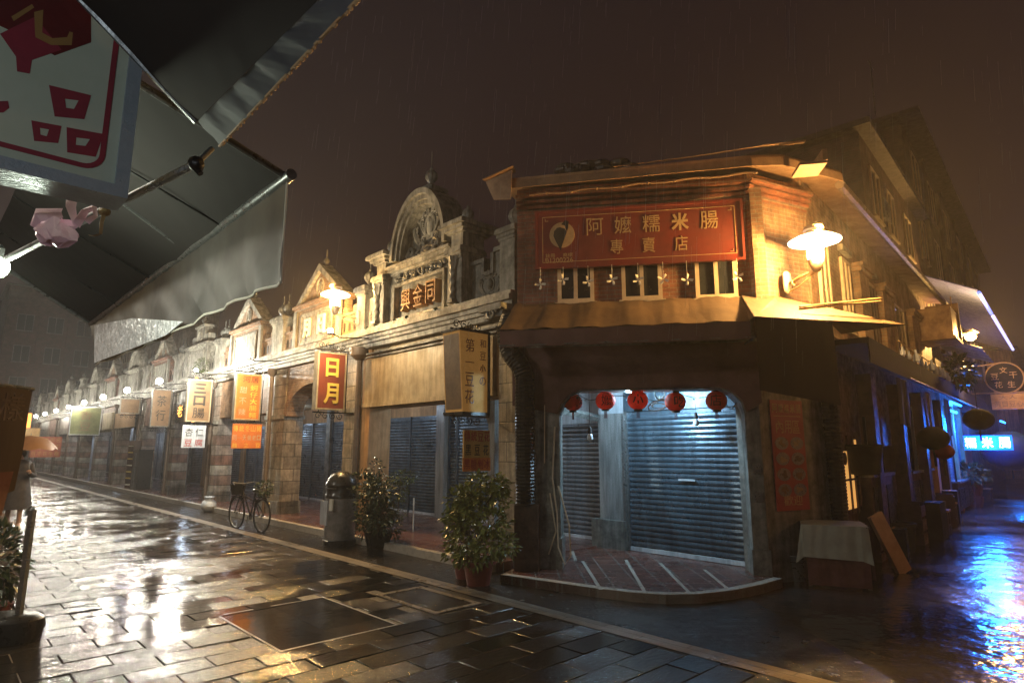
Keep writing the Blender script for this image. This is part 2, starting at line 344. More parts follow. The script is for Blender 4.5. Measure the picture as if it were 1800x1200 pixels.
def urn(parent, x, y, z, s=1.0, mat=STONE2, spike=0.25, name='urn'):
    mb = MB(); mb.lathe([(r * s, h * s) for r, h in URN], (x, y, z), 20, rib=.06, ribn=10)
    mb.tube([(x, y, z + .58 * s), (x, y, z + .6 * s + spike)], .012, 6)
    return mb.build(name, mat, parent, True)
def cornice(mb, x0, x1, z, h=.36, proj=.25, y=0, depth=.3, ends=True):
    steps = [(0, .25, .35), (.25, .42, .55), (.42, .60, .72), (.60, .82, 1.0), (.82, 1.0, .86)]
    for a, b, p in steps: mb.box(x0 - (p * .04 if ends else 0), x1 + (p * .04 if ends else 0), y - proj * p, y + depth, z + h * a, z + h * b - .001)
def cap(mb, x0, x1, y0, y1, z, s=.07):
    for i, (e, h0, h1) in enumerate(((.25, 0, .05), (.6, .05, .11), (1, .11, .18), (.8, .18, .21))):
        mb.box(x0 - s * e, x1 + s * e, y0 - s * e, y1 + s * e, z + h0, z + h1 - .001)
def spiral(cx, cz, r0, r1, a0, turns, n=22, y=0):
    return [(cx + (r0 + (r1 - r0) * i / n) * math.cos(a0 + turns * 2 * math.pi * i / n), y, cz + (r0 + (r1 - r0) * i / n) * math.sin(a0 + turns * 2 * math.pi * i / n)) for i in range(n + 1)]
def relief(parent, cx, cz, wd, ht, y, mat, name='relief_ornament', dense=True):
    mb = MB(); rr = wd * .035
    mb.ball((cx, y - .01, cz + ht * .08), wd * .085, .05, ht * .17)
    mb.tube([(cx + math.cos(a) * wd * .14, y, cz + ht * .08 + math.sin(a) * ht * .23) for a in [2 * math.pi * i / 20 for i in range(21)]], rr * .8, 6)
    for s in (-1, 1):
        mir = lambda pts: [(cx + s * (p[0]), p[1], cz + p[2]) for p in pts]
        mb.tube(mir([(wd * (.18 + .30 * math.sin(t * math.pi * .62)), y, ht * (-.34 + .66 * t)) for t in [i / 12 for i in range(13)]]), [rr * (.7 + .6 * math.sin(i / 12 * math.pi)) for i in range(13)], 6)
        mb.tube(mir([(wd * (.08 + .30 * math.sin(t * math.pi * .6)), y, ht * (-.36 + .52 * t)) for t in [i / 12 for i in range(13)]]), rr * .7, 6)
        mb.tube(mir(spiral(wd * .40, ht * .30, wd * .07, wd * .015, -1.0, 1.3, y=y)), rr * .7, 6)
        mb.tube(mir(spiral(wd * .12, -ht * .38, wd * .10, wd * .02, 1.4, 1.4, y=y)), rr * .8, 6)
        mb.tube(mir(spiral(wd * .34, -ht * .40, wd * .11, wd * .02, 2.6, -1.4, y=y)), rr * .8, 6)
        mb.tube(mir(spiral(wd * .14, ht * .36, wd * .08, wd * .02, -.6, 1.2, y=y)), rr * .7, 6)
        if dense:
            for i in range(6):
                t = .2 + i * .12; xa, xb, zz = wd * (.18 + .30 * math.sin(t * math.pi * .62)), wd * (.08 + .30 * math.sin(t * math.pi * .6)), ht * (-.34 + .62 * t)
                mb.tube([(cx + s * xa, y, cz + zz + ht * .03), (cx + s * xb, y, cz + zz - ht * .03)], rr * .45, 5)
            for i in range(4): mb.tube([(cx + s * (wd * .03 + k_ * wd * .05), y, cz + ht * (.28 + .03 * i) + k_ * ht * (.03 + .03 * i)) for k_ in (0, 1, 2)], rr * .5, 5)
            for i in range(7):
                t = i / 6; ang = .2 + t * 1.2; px_, pz = wd * (.20 + .17 * math.sin(t * 2.2)), ht * (-.26 + .5 * t)
                mb.ball((cx + s * px_, y, cz + pz), wd * .028, .02, ht * .035, 6)
    return mb.build(name, mat, parent, True)
def twisted(parent, x, y, z0, z1, r, mat):
    mb = MB(); mb.tube([(x, y, z0), (x, y, z1)], r * .72, 10)
    n = int((z1 - z0) / .02)
    for ph in (0, math.pi):
        mb.tube([(x + math.cos(i * .42 + ph) * r * .55, y + math.sin(i * .42 + ph) * r * .55, z0 + (z1 - z0) * i / n) for i in range(n + 1)], r * .5, 6)
    mb.box(x - r * 1.3, x + r * 1.3, y - r * 1.3, y + r * 1.3, z0 - .06, z0); mb.lathe([(r * .8, 0), (r * 1.5, .10), (r * 1.2, .13), (r * 1.8, .22)], (x, y, z1), 10, rib=.2, ribn=5)
    return mb.build('twisted_column', mat, parent, True)
def arc(cx, cz, rx, rz, a0, a1, n): return [(cx + rx * math.cos(R(a0 + (a1 - a0) * i / n)), cz + rz * math.sin(R(a0 + (a1 - a0) * i / n))) for i in range(n + 1)]


# ================================================================== GROUND
def struct(o, kind='structure'): o['kind'] = kind; return o
mb = MB(); mb.quad((-220, -60, 0), (220, -60, 0), (220, 330, 0), (-220, 330, 0)); struct(mb.build('ground', ASPH, frame=W0))
def strip(name, mat, u0, u1, w0, w1, z):
    mb = MB(); mb.quad((u0, w0, z), (u1, w0, z), (u1, w1, z), (u0, w1, z)); return struct(mb.build(name, mat, frame=FA))
def slab_mat():
    m, nt, bs = base('wet_slate_slabs'); tc = nt.nodes.new('ShaderNodeTexCoord'); v = tc.outputs['Object']
    mp = nt.nodes.new('ShaderNodeMapping'); nt.links.new(v, mp.inputs[0]); mp.inputs['Scale'].default_value = (3.2, 1.0, 1.0)
    geo = nt.nodes.new('ShaderNodeNewGeometry'); isl = geo.outputs['Random Per Island']
    def mth(op, a, c):
        q = nt.nodes.new('ShaderNodeMath'); q.operation = op
        for i_, v_ in ((0, a), (1, c)):
            if isinstance(v_, (int, float)): q.inputs[i_].default_value = v_
            else: nt.links.new(v_, q.inputs[i_])
        return q.outputs[0]
    ridge = noise(nt, mp.outputs[0], 9, 5, .65); grit = noise(nt, v, 95, 3, .6); big = noise(nt, v, .55, 3, .5)
    nt.links.new(mix(nt, isl, (.010, .009, .007), (.034, .029, .023)), bs.inputs['Base Color'])
    rough_slab = mrange(nt, mth('ADD', mth('MULTIPLY', isl, .34), big), .58, .92, 0.0, 1.0)       # 0 = under standing water, 1 = bare wet slate
    nt.links.new(mrange(nt, mth('MULTIPLY', rough_slab, ridge), 0, .55, .05, .27), bs.inputs['Roughness'])
    h = mth('ADD', mth('MULTIPLY', mth('MULTIPLY', ridge, 2.3), mth('ADD', mth('MULTIPLY', rough_slab, .9), .16)), mth('MULTIPLY', mth('MULTIPLY', grit, .35), rough_slab))
    bump(nt, bs, h, .010, .8); bs.inputs['Specular IOR Level'].default_value = .65; return m
SLAB = slab_mat()
strip('road_bed', M('joint_grit', (.022, .019, .015), (.012, .010, .008), .45, ns=30, bd=.004), -95, 30, -7.2, -1.62, .004)
_rects = [tuple(f(*[FA.loc(G(*p))[k] for p in px]) for k in (0, 1) for f in (min, max)) for px in (((395, 1092), (545, 1135), (700, 1100), (560, 1052)), ((658, 1047), (752, 1077), (848, 1062), (745, 1036)))]
mb = MB(); rs = random.Random(3); SL, SW, JT = .58, .30, .0042; nrow = 0; uu = -92.0
while uu < 18:
    ww = -7.2 + (SL / 2 if nrow % 2 else 0) - (0 if nrow % 2 else 0)
    while ww < -1.63:
        a0, a1, b0, b1 = uu + JT, uu + SW - JT, max(ww + JT, -7.2), min(ww + SL - JT, -1.63)
        cu_, cw_ = (a0 + a1) / 2, (b0 + b1) / 2; ww += SL
        if b1 - b0 < .06 or any(q[0] - .02 < cu_ < q[1] + .02 and q[2] - .02 < cw_ < q[3] + .02 for q in _rects): continue
        for q in _rects:
            if a1 > q[0] and a0 < q[1]:
                if b0 < q[3] and b1 > q[3] and cw_ > q[3]: b0 = q[3] + .004
                if b1 > q[2] and b0 < q[2] and cw_ < q[2]: b1 = q[2] - .004
        tx, ty = rs.gauss(0, .0085), rs.gauss(0, .0075); z0 = .015 + rs.uniform(-.0015, .0015); c_ = .0045
        hz_ = lambda x, y: z0 + (x - cu_) * tx + (y - cw_) * ty
        V_ = []
        for e_, dz in ((0, -.013), (0, -.003), (c_, 0)):
            for x, y in ((a0 + e_, b0 + e_), (a1 - e_, b0 + e_), (a1 - e_, b1 - e_), (a0 + e_, b1 - e_)): V_.append((x, y, (.003 if dz < -.01 else hz_(x, y) + dz)))
        mb.add(V_, [(8, 9, 10, 11)] + [(4 * k + i, 4 * k + (i + 1) % 4, 4 * k + 4 + (i + 1) % 4, 4 * k + 4 + i) for k in (0, 1) for i in range(4)])
    uu += SW; nrow += 1
struct(mb.build('road', SLAB, frame=FA))
strip('road_border', BORD, -95, 30, -1.62, -1.40, .014)
strip('cobble_gutter', COBB, -95, 9.6, -1.40, -.56, .006)
mb = MB(); pts = [G(*p) for p in ((870, 1014), (960, 1030), (1060, 1046), (1150, 1055), (1250, 1052), (1330, 1042), (1410, 1070), (1500, 1140), (1400, 1190), (1150, 1110))]
# cobbled apron round the corner step
p0 = [FA.P(9.6, -1.40, 0), FA.P(13.5, -1.40, 0), FA.P(13.0, -.9, 0), FA.P(11.6, .3, 0), FA.P(10.9, .9, 0), FA.P(9.6, .4, 0), FA.P(9.6, -.56, 0)]
mb.add([(p.x, p.y, .0062) for p in p0], [tuple(range(len(p0)))]); struct(mb.build('cobble_apron', COBB, frame=W0))
strip('left_pavement', BORD, -95, 30, -9.5, -5.72, .010)

# raised red tiled corner floor with its curved kerb
KZ = .11
kp = [G(px, py, KZ) for px, py in ((800, 994), (880, 1009), (950, 1019), (1050, 1033), (1110, 1040), (1170, 1044), (1230, 1043), (1290, 1036), (1340, 1026), (1375, 1016))]
back = [FB2.P(.3, .5, 0), FA.P(11.3, 2.4, 0), FA.P(7, 2.6, 0)]
mb = MB(); mb.slab([(p.x, p.y) for p in kp[1:] + back], 0.0, KZ - .006); struct(mb.build('corner_floor', TILE, frame=W0))
mb = MB()
for i in range(1, len(kp) - 1):
    a, b = kp[i], kp[i + 1]
    def inn(j):
        t = (kp[min(j + 1, len(kp) - 1)] - kp[max(j - 1, 0)]); t.z = 0; t.normalize(); return kp[j] + Vector((-t.y, t.x, 0)) * .11
    ia, ib = inn(i), inn(i + 1)
    mb.slab([(a.x, a.y), (b.x, b.y), (ib.x, ib.y), (ia.x, ia.y)], 0.002, KZ)
struct(mb.build('corner_kerb', KERB, frame=W0))
# pale grout bands running across the tiles
mb = MB()
for (a, b) in (((1024, 985), (1056, 1035)), ((1100, 983), (1134, 1040)), ((1160, 988), (1212, 1041)), ((1238, 1000), (1282, 1036)), ((1004, 962), (1012, 984))):
    a, b = G(*a, KZ), G(*b, KZ); t = (b - a).normalized(); n = Vector((-t.y, t.x, 0)) * .022
    mb.add([(q.x, q.y, KZ - .002) for q in (a - n, b - n, b + n, a + n)], [(0, 1, 2, 3)])
struct(mb.build('floor_band', KERB, frame=W0))

# ================================================================== ARCADE ROW
FZ = .12
def parapet_pier(parent, x0, x1, z, mat, h=.85, ur=True, us=.8, name='parapet_pier'):
    mb = MB(); mb.box(x0, x1, -.02, .38, z, z + h); cap(mb, x0, x1, -.02, .38, z + h); o = mb.build(name, mat, parent)
    if ur: urn(o, (x0 + x1) / 2, .18, z + h + .2, us, STONE2, .2)
    return o
def house(u0, u1, label, style='tri', beam='flat', pier=BAND, wall=BRICK2, parap=STONE, shut=SHUTG, oval='', pw=.42, detail=2, fascia=None, corn=True, seed=0, own_parapet=True, cat='shophouse'):
    W = u1 - u0 - .004; t = thing('arcade_shophouse', label, cat, FA, u0, group='shophouses along the arcade row')
    rnd = random.Random(seed)
    for x0 in (0, W - pw):
        mb = MB(); mb.box(x0, x0 + pw, 0, .5, 0.0, 3.72); o = mb.build('pier', pier, t)
        if detail > 1:
            MB().box(x0 - .0, x0 + pw, -.05, .55, 0, .42).build('pier_base', STONE2, o)
            b = MB(); b.box(x0, x0 + pw, -.045, .54, 2.44, 2.54); b.build('pier_band', STONE, o)
    zb = 2.62 if beam == 'flat' else 2.5
    x0, x1 = pw, W - pw; mb = MB()
    if beam == 'flat': mb.box(x0, x1, .03, .42, zb, 3.72)
    else:
        cx = (x0 + x1) / 2; rx = (x1 - x0) / 2 - .12
        mb.prism([(x0, zb), (cx - rx, zb)] + arc(cx, zb, rx, .72, 180, 0, 20) + [(cx + rx, zb), (x1, zb), (x1, 3.72), (x0, 3.72)], .03, .42)
    mb.build('arcade_beam' if beam == 'flat' else 'arch', wall, t)
    if beam != 'flat':
        b = MB(); cx = (x0 + x1) / 2; rx = (x1 - x0) / 2 - .12
        o_ = arc(cx, zb, rx + .16, .88, 180, 0, 20); i_ = arc(cx, zb, rx, .72, 180, 0, 20); b.prism(o_ + i_[::-1], -.015, .028); b.build('arch_moulding', wall, t)
    if fascia: MB().box(x0 + .02, x1 - .02, -.05, .02, 2.5, 3.45).build('fascia_panel', fascia, t)
    mb = MB(); cornice(mb, 0, W, 3.725, .375, .25, 0, .4); mb.build('cornice', STONE, t)
    # parapet
    if own_parapet:
        cx = W / 2; hw = 1.12; Z = 4.1
        for s, a, b in ((-1, .36, cx - hw + .02), (1, cx + hw - .02, W - .36)):
            mb = MB(); mb.box(a, b, .06, .22, Z, Z + .52); n = 3; ww = (b - a) / n
            for i in range(n):
                if i % 2 == 0: mb.box(a + ww * i, a + ww * (i + .8), .06, .22, Z + .52, Z + .72)
            mb.box(a, b, .02, .26, Z + .50, Z + .56); o = mb.build('parapet_wall', wall if style == 'tri' else parap, t)
            if detail > 1: 
                for i in range(3): MB().box(a + .12 + i * .22, a + .2 + i * .22, .05, .059, Z + .16, Z + .36).build('vent_hole', INK, o)
        mb = MB(); mb.box(cx - hw, cx + hw, .0, .3, Z, Z + .98); 
        mb.box(cx - hw - .04, cx + hw + .04, -.06, .34, Z + .98, Z + 1.03); mb.box(cx - hw - .09, cx + hw + .09, -.11, .38, Z + 1.03, Z + 1.10)
        c_ = mb.build('parapet_centre', wall if style == 'tri' else parap, t)
        for s in (-1, 1): MB().box(cx + s * hw - .09, cx + s * hw + .09, -.06, -.001, Z, Z + .97).build('pilaster', parap, c_)
        p = MB(); p.box(cx - .78, cx + .78, -.03, -.002, Z + .12, Z + .82); p.build('name_panel', parap, c_)
        f = MB()
        for (a, b, c, d) in ((-.8, .8, .80, .86), (-.8, .8, .08, .14), (-.83, -.75, .08, .86), (.75, .83, .08, .86)): f.box(cx + a, cx + b, -.055, -.031, Z + c, Z + d)
        f.build('panel_frame', parap, c_)
        PZ = Z + 1.101; pd = MB()
        if style == 'tri':
            pd.prism([(cx - hw, PZ), (cx + hw, PZ), (cx, PZ + .80)], .05, .28); q = pd.build('pediment', BRICK2, t)
            r = MB()
            for s in (-1, 1): r.prism([(cx + s * (hw + .14), PZ - .01), (cx + s * (hw - .06), PZ - .01), (cx, PZ + .74), (cx, PZ + .92)][::s], -.03, .32)
            r.build('raking_cornice', parap, q)
            urn(q, cx, .16, PZ + .88, .4, parap, .18)
            hz = PZ + .33
        elif style == 'arch':
            pd.prism(arc(cx, PZ, hw * .8, .85, 180, 0, 18)[::-1], .08, .28); q = pd.build('pediment', parap, t)
            r = MB(); r.prism((arc(cx, PZ, hw * .8 + .12, .97, 180, 0, 18) + arc(cx, PZ, hw * .8 - .02, .83, 0, 180, 18))[::-1], -.04, .32); r.build('arched_cornice', parap, q)
            urn(q, cx, .16, PZ + .95, .6, STONE2, .2); hz = PZ + .40
        else:
            pd.box(cx - hw * .75, cx + hw * .75, .05, .28, PZ, PZ + .35); pd.box(cx - hw * .4, cx + hw * .4, .05, .28, PZ + .351, PZ + .62); pd.box(cx - hw * .45, cx + hw * .45, .0, .32, PZ + .621, PZ + .70)
            q = pd.build('pediment', parap, t); urn(q, cx, .16, PZ + .70, .6, STONE2, .2); hz = PZ + .28
        if oval and detail > 1:
            b = MB(); b.tube([(cx + math.cos(a) * .17, .03, hz + math.sin(a) * .23) for a in [2 * math.pi * i / 20 for i in range(21)]], .022, 6); b.build('oval_frame', parap, q)
            text(oval, parap, q, cx, hz, .2, .28, y=.05, depth=.03, name='relief_lettering')
        for a in (0, W - .34): parapet_pier(t, a, a + .34, Z, parap, .82, True, .75)
    if detail > 1:
        mb = MB()
        for i in range(14): mb.ball((rnd.uniform(.2, W - .2), -.1, 4.11), .05, .06, .03, 6)
        mb.build('moss', LEAFD, t)
    # inside of the arcade: a cool tube under the ceiling
    if detail > 1 or seed % 2 == 0:
        MB().tube([(W * .45, 1.3, 2.86), (W * .45 + .9, 1.3, 2.86)], .02, 8).build('ceiling_tube', emit('arcade_tube_%d' % seed, (.75, .88, 1.0), 12), t)
        light('arcade_light', (W * .45 + .4, 1.3, 2.78), (.66, .80, 1.0), 26 if detail > 1 else 40, .12, t)
    MB().box(0, W, .5, 2.7, 2.95, 3.05).build('ceiling', CREAM if detail > 1 else DARKW, t)
    MB().box(0, W, -.44, 2.6, 0.0, FZ).build('arcade_floor', TILE, t)
    MB().box(0, W, -.57, -.442, 0.002, FZ + .004).build('step', KERB, t)
    MB().box(0, W, .5, 9, 4.09, 4.2).build('roof', ROOFT, t)
    mb = MB(); mb.box(0, W, 2.62, 2.8, 2.5, 4.08); mb.build('rear_wall', PLASTER if detail > 1 else DARKW, t)
    if seed != 100:
        k = rnd.uniform(.3, .6)
        MB().box(0, k, 2.5, 2.8, FZ, 2.95).build('rear_pier', PLASTER if detail > 1 else STONE2, t)
        shutter(t, k + .04, W * .55, FZ, 2.5, 2.58, shut, [(k + W * .55) / 2])
        MB().box(W * .55 + .04, W * .55 + .3, 2.5, 2.8, FZ, 2.95).build('rear_pier', STONE2, t)
        shutter(t, W * .55 + .34, W - .03, FZ, 2.5, 2.58, SHUTD if seed % 2 else shut)
    if detail > 1 or seed % 2: 
        mb = MB(); mb.tube([(0.0, -.08, 3.7), (0.0, -.08, 2.2), (0, -.08, .1)], .055, 8)
        mb.lathe([(.055, 0), (.13, .12), (.14, .2)], (0, -.08, 3.55), 10)
        mb.build('downpipe', PIPE, t, True)
    return t

# -- the carved house beside the corner
H1 = thing('arcade_shophouse', 'pale shophouse with carved arched gable, twisted columns and a cream panel over its entrance', 'shophouse', FA, 0, group='shophouses along the arcade row')
def h1(mb, name, mat, parent=None, **k): return mb.build(name, mat, parent or H1, **k)
h1(MB().box(3.404, 3.72, 0, .5, 0, 3.72), 'pier', PLASTER)
o = h1(MB().box(7.62, 8.06, 0, .55, 0, 3.72), 'pier', BLOCK)
h1(MB().box(7.58, 8.08, -.05, .6, 0, .5), 'pier_base', STONE2, o)
h1(MB().box(3.72, 7.62, .05, .42, 2.5, 3.72), 'arcade_beam', CREAM)
h1(MB().box(3.55, 7.5, -.03, .045, 2.52, 3.50).box(3.53, 7.52, -.05, .045, 2.52, 2.60), 'cream_panel', CREAM)
mb = MB(); mb.box(3.45, 7.6, -.04, .045, 3.53, 3.56); mb.box(3.45, 7.6, -.06, .045, 3.60, 3.63); h1(mb, 'string_course', STONE)
mb = MB(); cornice(mb, 3.404, 8.1, 3.725, .375, .27, 0, .4); h1(mb, 'cornice', STONE)
mb = MB(); mb.box(7.7, 8.2, -.5, -.05, 3.75, 3.85); mb.box(7.75, 8.15, -.42, -.05, 3.66, 3.75); mb.tube(spiral(7.95, 3.72, .12, .02, 0, 1.5, y=-.46), .025, 6); h1(mb, 'cornice_bracket', STONE2, smooth=False)
mb = MB()
for i in range(26): mb.ball((random.uniform(3.6, 7.5), random.uniform(-.22, -.05), 4.105), random.uniform(.03, .07), .05, .035, 6)
h1(mb, 'moss', LEAFD)
Z = 4.1
# low side walls of the parapet
mb = MB(); mb.box(3.405, 4.0, .08, .24, Z, 4.62); mb.box(3.41, 3.6, .08, .24, 4.62, 4.85); mb.box(3.8, 4.0, .08, .24, 4.62, 4.85); o = h1(mb, 'parapet_wall', STONE)
relief(o, 3.70, 4.36, .52, .50, .07, STONE)
mb = MB(); mb.box(6.84, 7.64, .08, .24, Z, 4.55); mb.box(6.84, 7.16, .08, .24, 4.55, 4.80); mb.box(7.36, 7.64, .08, .24, 4.55, 4.92)
mb.box(6.84, 7.20, .03, .28, 4.80, 4.87); mb.box(7.13, 7.20, .03, .28, 4.58, 4.80); mb.box(7.20, 7.36, .03, .28, 4.55, 4.62); mb.box(7.36, 7.43, .03, .28, 4.56, 4.92); mb.box(7.43, 7.64, .03, .28, 4.92, 4.99)
o = h1(mb, 'parapet_wall', STONE2); relief(o, 7.33, 4.36, .60, .48, .07, STONE)
parapet_pier(H1, 7.65, 8.0, Z, STONE2, .92, True, .75)
# central pavilion
o = h1(MB().box(3.98, 6.84, .05, .40, Z, 5.02), 'pavilion_wall', STONE)
for a, b in ((3.98, 4.36), (6.46, 6.84)):
    mb = MB(); mb.box(a, b, -.16, .048, Z, 5.02); mb.box(a + .03, b - .03, -.12, .36, 5.02, 5.40); cap(mb, a + .01, b - .01, -.14, .40, 5.40, .16); cap(mb, a + .03, b - .03, -.16, .30, 4.93, .07)
    q = h1(mb, 'pavilion_pilaster', STONE); twisted(q, (a + b) / 2, -.20, 4.20, 4.74, .055, STONE); urn(q, (a + b) / 2, .12, 5.62, .62, STONE2, 0)
mb = MB(); mb.box(4.36, 6.46, -.02, .048, Z, 4.17); mb.box(4.36, 4.60, -.02, .048, 4.17, 4.86); mb.box(6.20, 6.46, -.02, .048, 4.17, 4.86); mb.box(4.36, 6.46, -.02, .048, 4.86, 4.92)
mb.box(4.56, 6.24, -.08, -.022, 4.83, 4.89); mb.box(4.56, 6.24, -.08, -.022, 4.14, 4.19); mb.box(4.56, 4.62, -.08, -.022, 4.19, 4.83); mb.box(6.18, 6.24, -.08, -.022, 4.19, 4.83)
h1(mb, 'panel_frame', STONE, o)
for i, ch in enumerate('興金同'): text(ch, PLASTER, o, 5.07 + i * .40, 4.50 + (.02 if i else 0), .30, .42, y=.045, depth=.16, bold=.03, name='relief_lettering')
mb = MB()
for i in range(13): mb.ball((4.62 + i * .132, -.03, 5.0 + .03 * math.sin(i * 2.2)), .055, .05, .05, 6)
for i in range(6): mb.tube(spiral(4.72 + i * .27, 4.99, .08, .02, i, 1.3, y=-.06), .016, 5)
h1(mb.box(4.36, 6.46, .0, .049, 4.92, 5.10), 'frieze', STONE2, o, smooth=False)
mb = MB(); mb.box(4.37, 6.45, -.05, .42, 5.10, 5.15); mb.box(4.37, 6.45, -.12, .44, 5.15, 5.22); mb.box(4.37, 6.45, -.16, .46, 5.22, 5.27); h1(mb, 'entablature', STONE)
gx = 5.42; G1 = h1(MB().prism([(4.60, 5.27), (6.24, 5.27)] + arc(gx, 5.36, .78, 1.16, 0, 180, 24), .22, .40), 'gable', STONE2)
for k, (ro, ri, y0) in enumerate(((.90, .82, -.16), (.82, .75, -.10), (.75, .70, -.04))):
    O = arc(gx, 5.36, ro, ro * 1.40, 180, 0, 28); I = arc(gx, 5.36, ri, ri * 1.40, 180, 0, 28)
    h1(MB().prism((O + I[::-1])[::-1], y0, .42 - k * .01), 'hood_moulding', STONE, G1)
relief(G1, gx, 5.86, 1.12, 1.08, .18, STONE)
relief(G1, gx, 5.44, 1.45, .34, .14, STONE, dense=False)
relief(G1, gx, 5.98, .62, .62, .17, STONE)
mb = MB(); mb.box(gx - .26, gx + .26, .0, .4, 6.60, 6.68); mb.box(gx - .14, gx + .14, .05, .35, 6.68, 6.76); q = h1(mb, 'gable_crown', STONE2, G1); urn(q, gx, .18, 6.74, .72, STONE2, .34)
# inside
MB().tube([(4.6, 1.5, 2.88), (5.6, 1.5, 2.88)], .02, 8).build('ceiling_tube', emit('arcade_tube_h', (.75, .9, 1.0), 12), H1); light('arcade_light', (5.0, 1.5, 2.80), (.66, .82, 1.0), 30, .12, H1)
h1(MB().box(3.404, 8.06, .56, 2.3, 2.95, 3.05), 'ceiling', CREAM)
h1(MB().box(3.404, 8.06, -.44, 2.6, 0, FZ), 'arcade_floor', TILE)
h1(MB().box(3.404, 8.06, -.57, -.442, .002, FZ + .004), 'step', KERB)
h1(MB().box(3.404, 8.0, .5, 9, 4.09, 4.2), 'roof', ROOFT)
h1(MB().box(3.404, 8.0, 2.45, 2.7, 2.5, 4.08), 'rear_wall', STONE)
shutter(H1, 3.45, 6.4, FZ, 2.5, 2.5, SHUT, [4.9])
h1(MB().box(6.42, 6.66, 2.3, 2.6, 0, 2.95), 'rear_pier', STONE2)
mb = MB(); mb.box(6.0, 6.18, 1.2, 1.4, 0, 2.95); 
mb.prism([(6.0, 2.1), (6.0, 2.52), (5.0, 2.52)] + [(5.0 + .98 * math.sin(R(a)), 2.52 - .42 * (1 - math.cos(R(a)))) for a in range(10, 90, 10)], 1.22, 1.38)
h1(mb, 'inner_post', GRANITE)
mb = MB(); mb.tube([(3.40, -.09, 3.72), (3.40, -.09, .1)], .065, 8); mb.lathe([(.07, 0), (.2, .1), (.22, .26)], (3.4, -.09, 3.5), 10); h1(mb, 'downpipe', PIPE, smooth=True)
# white door board belongs to the next house but shows through this one's arch
H2 = house(-1.10, 3.40, 'tan brick shophouse with a round arch and triangular gable, left of the carved stucco house', 'tri', 'arch', BLOCK, BRICK2, STONE, SHUT, '寅', .72, 2, seed=100)
for i, ch in enumerate('月日'): text(ch, WINK, H2, 1.82 + i * .75, 4.57, .34, .46, y=-.031, depth=.05, name='relief_lettering')
MB().box(.1, .55, 2.5, 2.8, FZ, 2.95).build('rear_pier', PLASTER, H2)
MB().box(.55, 1.32, 2.5, 2.62, FZ, 2.5).build('white_board', WHITE, H2)
MB().box(.95, 1.13, 2.485, 2.499, 1.45, 1.62).build('rust_patch', TERRA, H2)
shutter(H2, 1.38, 3.80, FZ, 2.5, 2.55, SHUT, [2.55]); MB().box(3.83, 4.14, 2.4, 2.8, 0, 2.95).build('rear_pier', GRANITE, H2)
shutter(H2, 4.18, 4.45, FZ, 2.5, 2.55, SHUT)
specs = [
 ('brick shophouse with banded piers and a triangular gable, behind the orange hanging sign', 'tri', 'flat', BAND, BRICK2, STONE, SHUT, '黃'),
 ('shophouse with banded piers under the white almond sign, a plain stepped gable on top', 'step', 'flat', BAND, STONE2, STONE, SHUTG, '德'),
 ('red brick gabled shophouse with the glowing orange letters over its entrance', 'tri', 'flat', BAND, BRICK, STONE, SHUTD, '林'),
 ('shophouse with an arched gable just beyond the one with glowing orange letters', 'arch', 'flat', BAND, STONE2, STONE, WHITE, '源'),
 ('shophouse with a pale striped cloth fascia under its cornice', 'tri', 'flat', BAND, BRICK, STONE, SHUTG, ''),
 ('shophouse with a cream fascia board, sixth from the carved house', 'arch', 'flat', BAND, STONE2, STONE, SHUTD, ''),
 ('shophouse behind the olive green hanging board, a stepped parapet above', 'step', 'flat', BAND, STONE2, STONE, WHITE, ''),
 ('narrow faded shophouse beyond the olive green board', 'arch', 'flat', BAND, STONE2, STONE, SHUTG, ''),
 ('brick shophouse with a small awning far down the arcade row', 'tri', 'flat', BAND, BRICK, STONE, WHITE, ''),
 ('hazy shophouse just behind the big red lettered billboard', 'step', 'flat', BAND, STONE2, STONE, SHUTD, ''),
 ('hazy shophouse second from the far end of the arcade row', 'arch', 'flat', BAND, BRICK2, STONE, WHITE, ''),
 ('farthest hazy shophouse at the end of the arcade row', 'tri', 'flat', BAND, STONE2, STONE, SHUTG, ''),
]
u = -1.104; HU = []
for i, (lb, st, bm, pi, wa, pa, sh, ov) in enumerate(specs):
    L = 4.5; HU.append(u - L)
    house(u - L, u - .004, lb, st, bm, pi, wa, pa, sh, ov, .42, 2 if i < 3 else 1, seed=i, fascia={4: CREAM, 5: CREAM}.get(i))
    u -= L
END_U = u

# ================================================================== CORNER BUILDING
CB = thing('corner_shophouse', 'brick corner shophouse with a tin roof and two blue roller shutters inside its arch', 'shophouse', FB)
def rel(f, g=FB): return g.M.inverted() @ f.M
def cb(mb, name, mat, frame=FB, parent=None, smooth=False):
    o = mb.build(name, mat, parent or CB, smooth)
    if frame is not FB and parent is None: o.matrix_local = rel(frame)
    return o
# front wall of the arcade with its chamfered opening
mb = MB(); ox0, ox1, oz = .36, 2.84, 2.50
mb.prism([(-.26, 0), (ox0, 0), (ox0, oz - .34), (ox0 + .05, oz - .2), (ox0 + .16, oz - .07), (ox0 + .30, oz), (ox1 - .30, oz), (ox1 - .14, oz - .07), (ox1 - .04, oz - .18), (ox1, oz - .34), (ox1, 0), (3.03, 0), (3.03, 3.50), (-.26, 3.50)], 0, .42)
cb(mb, 'arcade_front', STONE2)
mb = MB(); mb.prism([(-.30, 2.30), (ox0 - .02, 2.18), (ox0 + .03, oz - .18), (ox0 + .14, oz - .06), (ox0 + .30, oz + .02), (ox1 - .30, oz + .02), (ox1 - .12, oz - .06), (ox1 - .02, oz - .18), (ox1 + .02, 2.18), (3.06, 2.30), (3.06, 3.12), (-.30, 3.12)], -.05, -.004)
cb(mb, 'header_panel', M('dark_header_panel', (.15, .075, .065), (.08, .045, .04), .8, ns=3, bd=.004, bs_=12))  # dark panel covering the wall above the arch opening
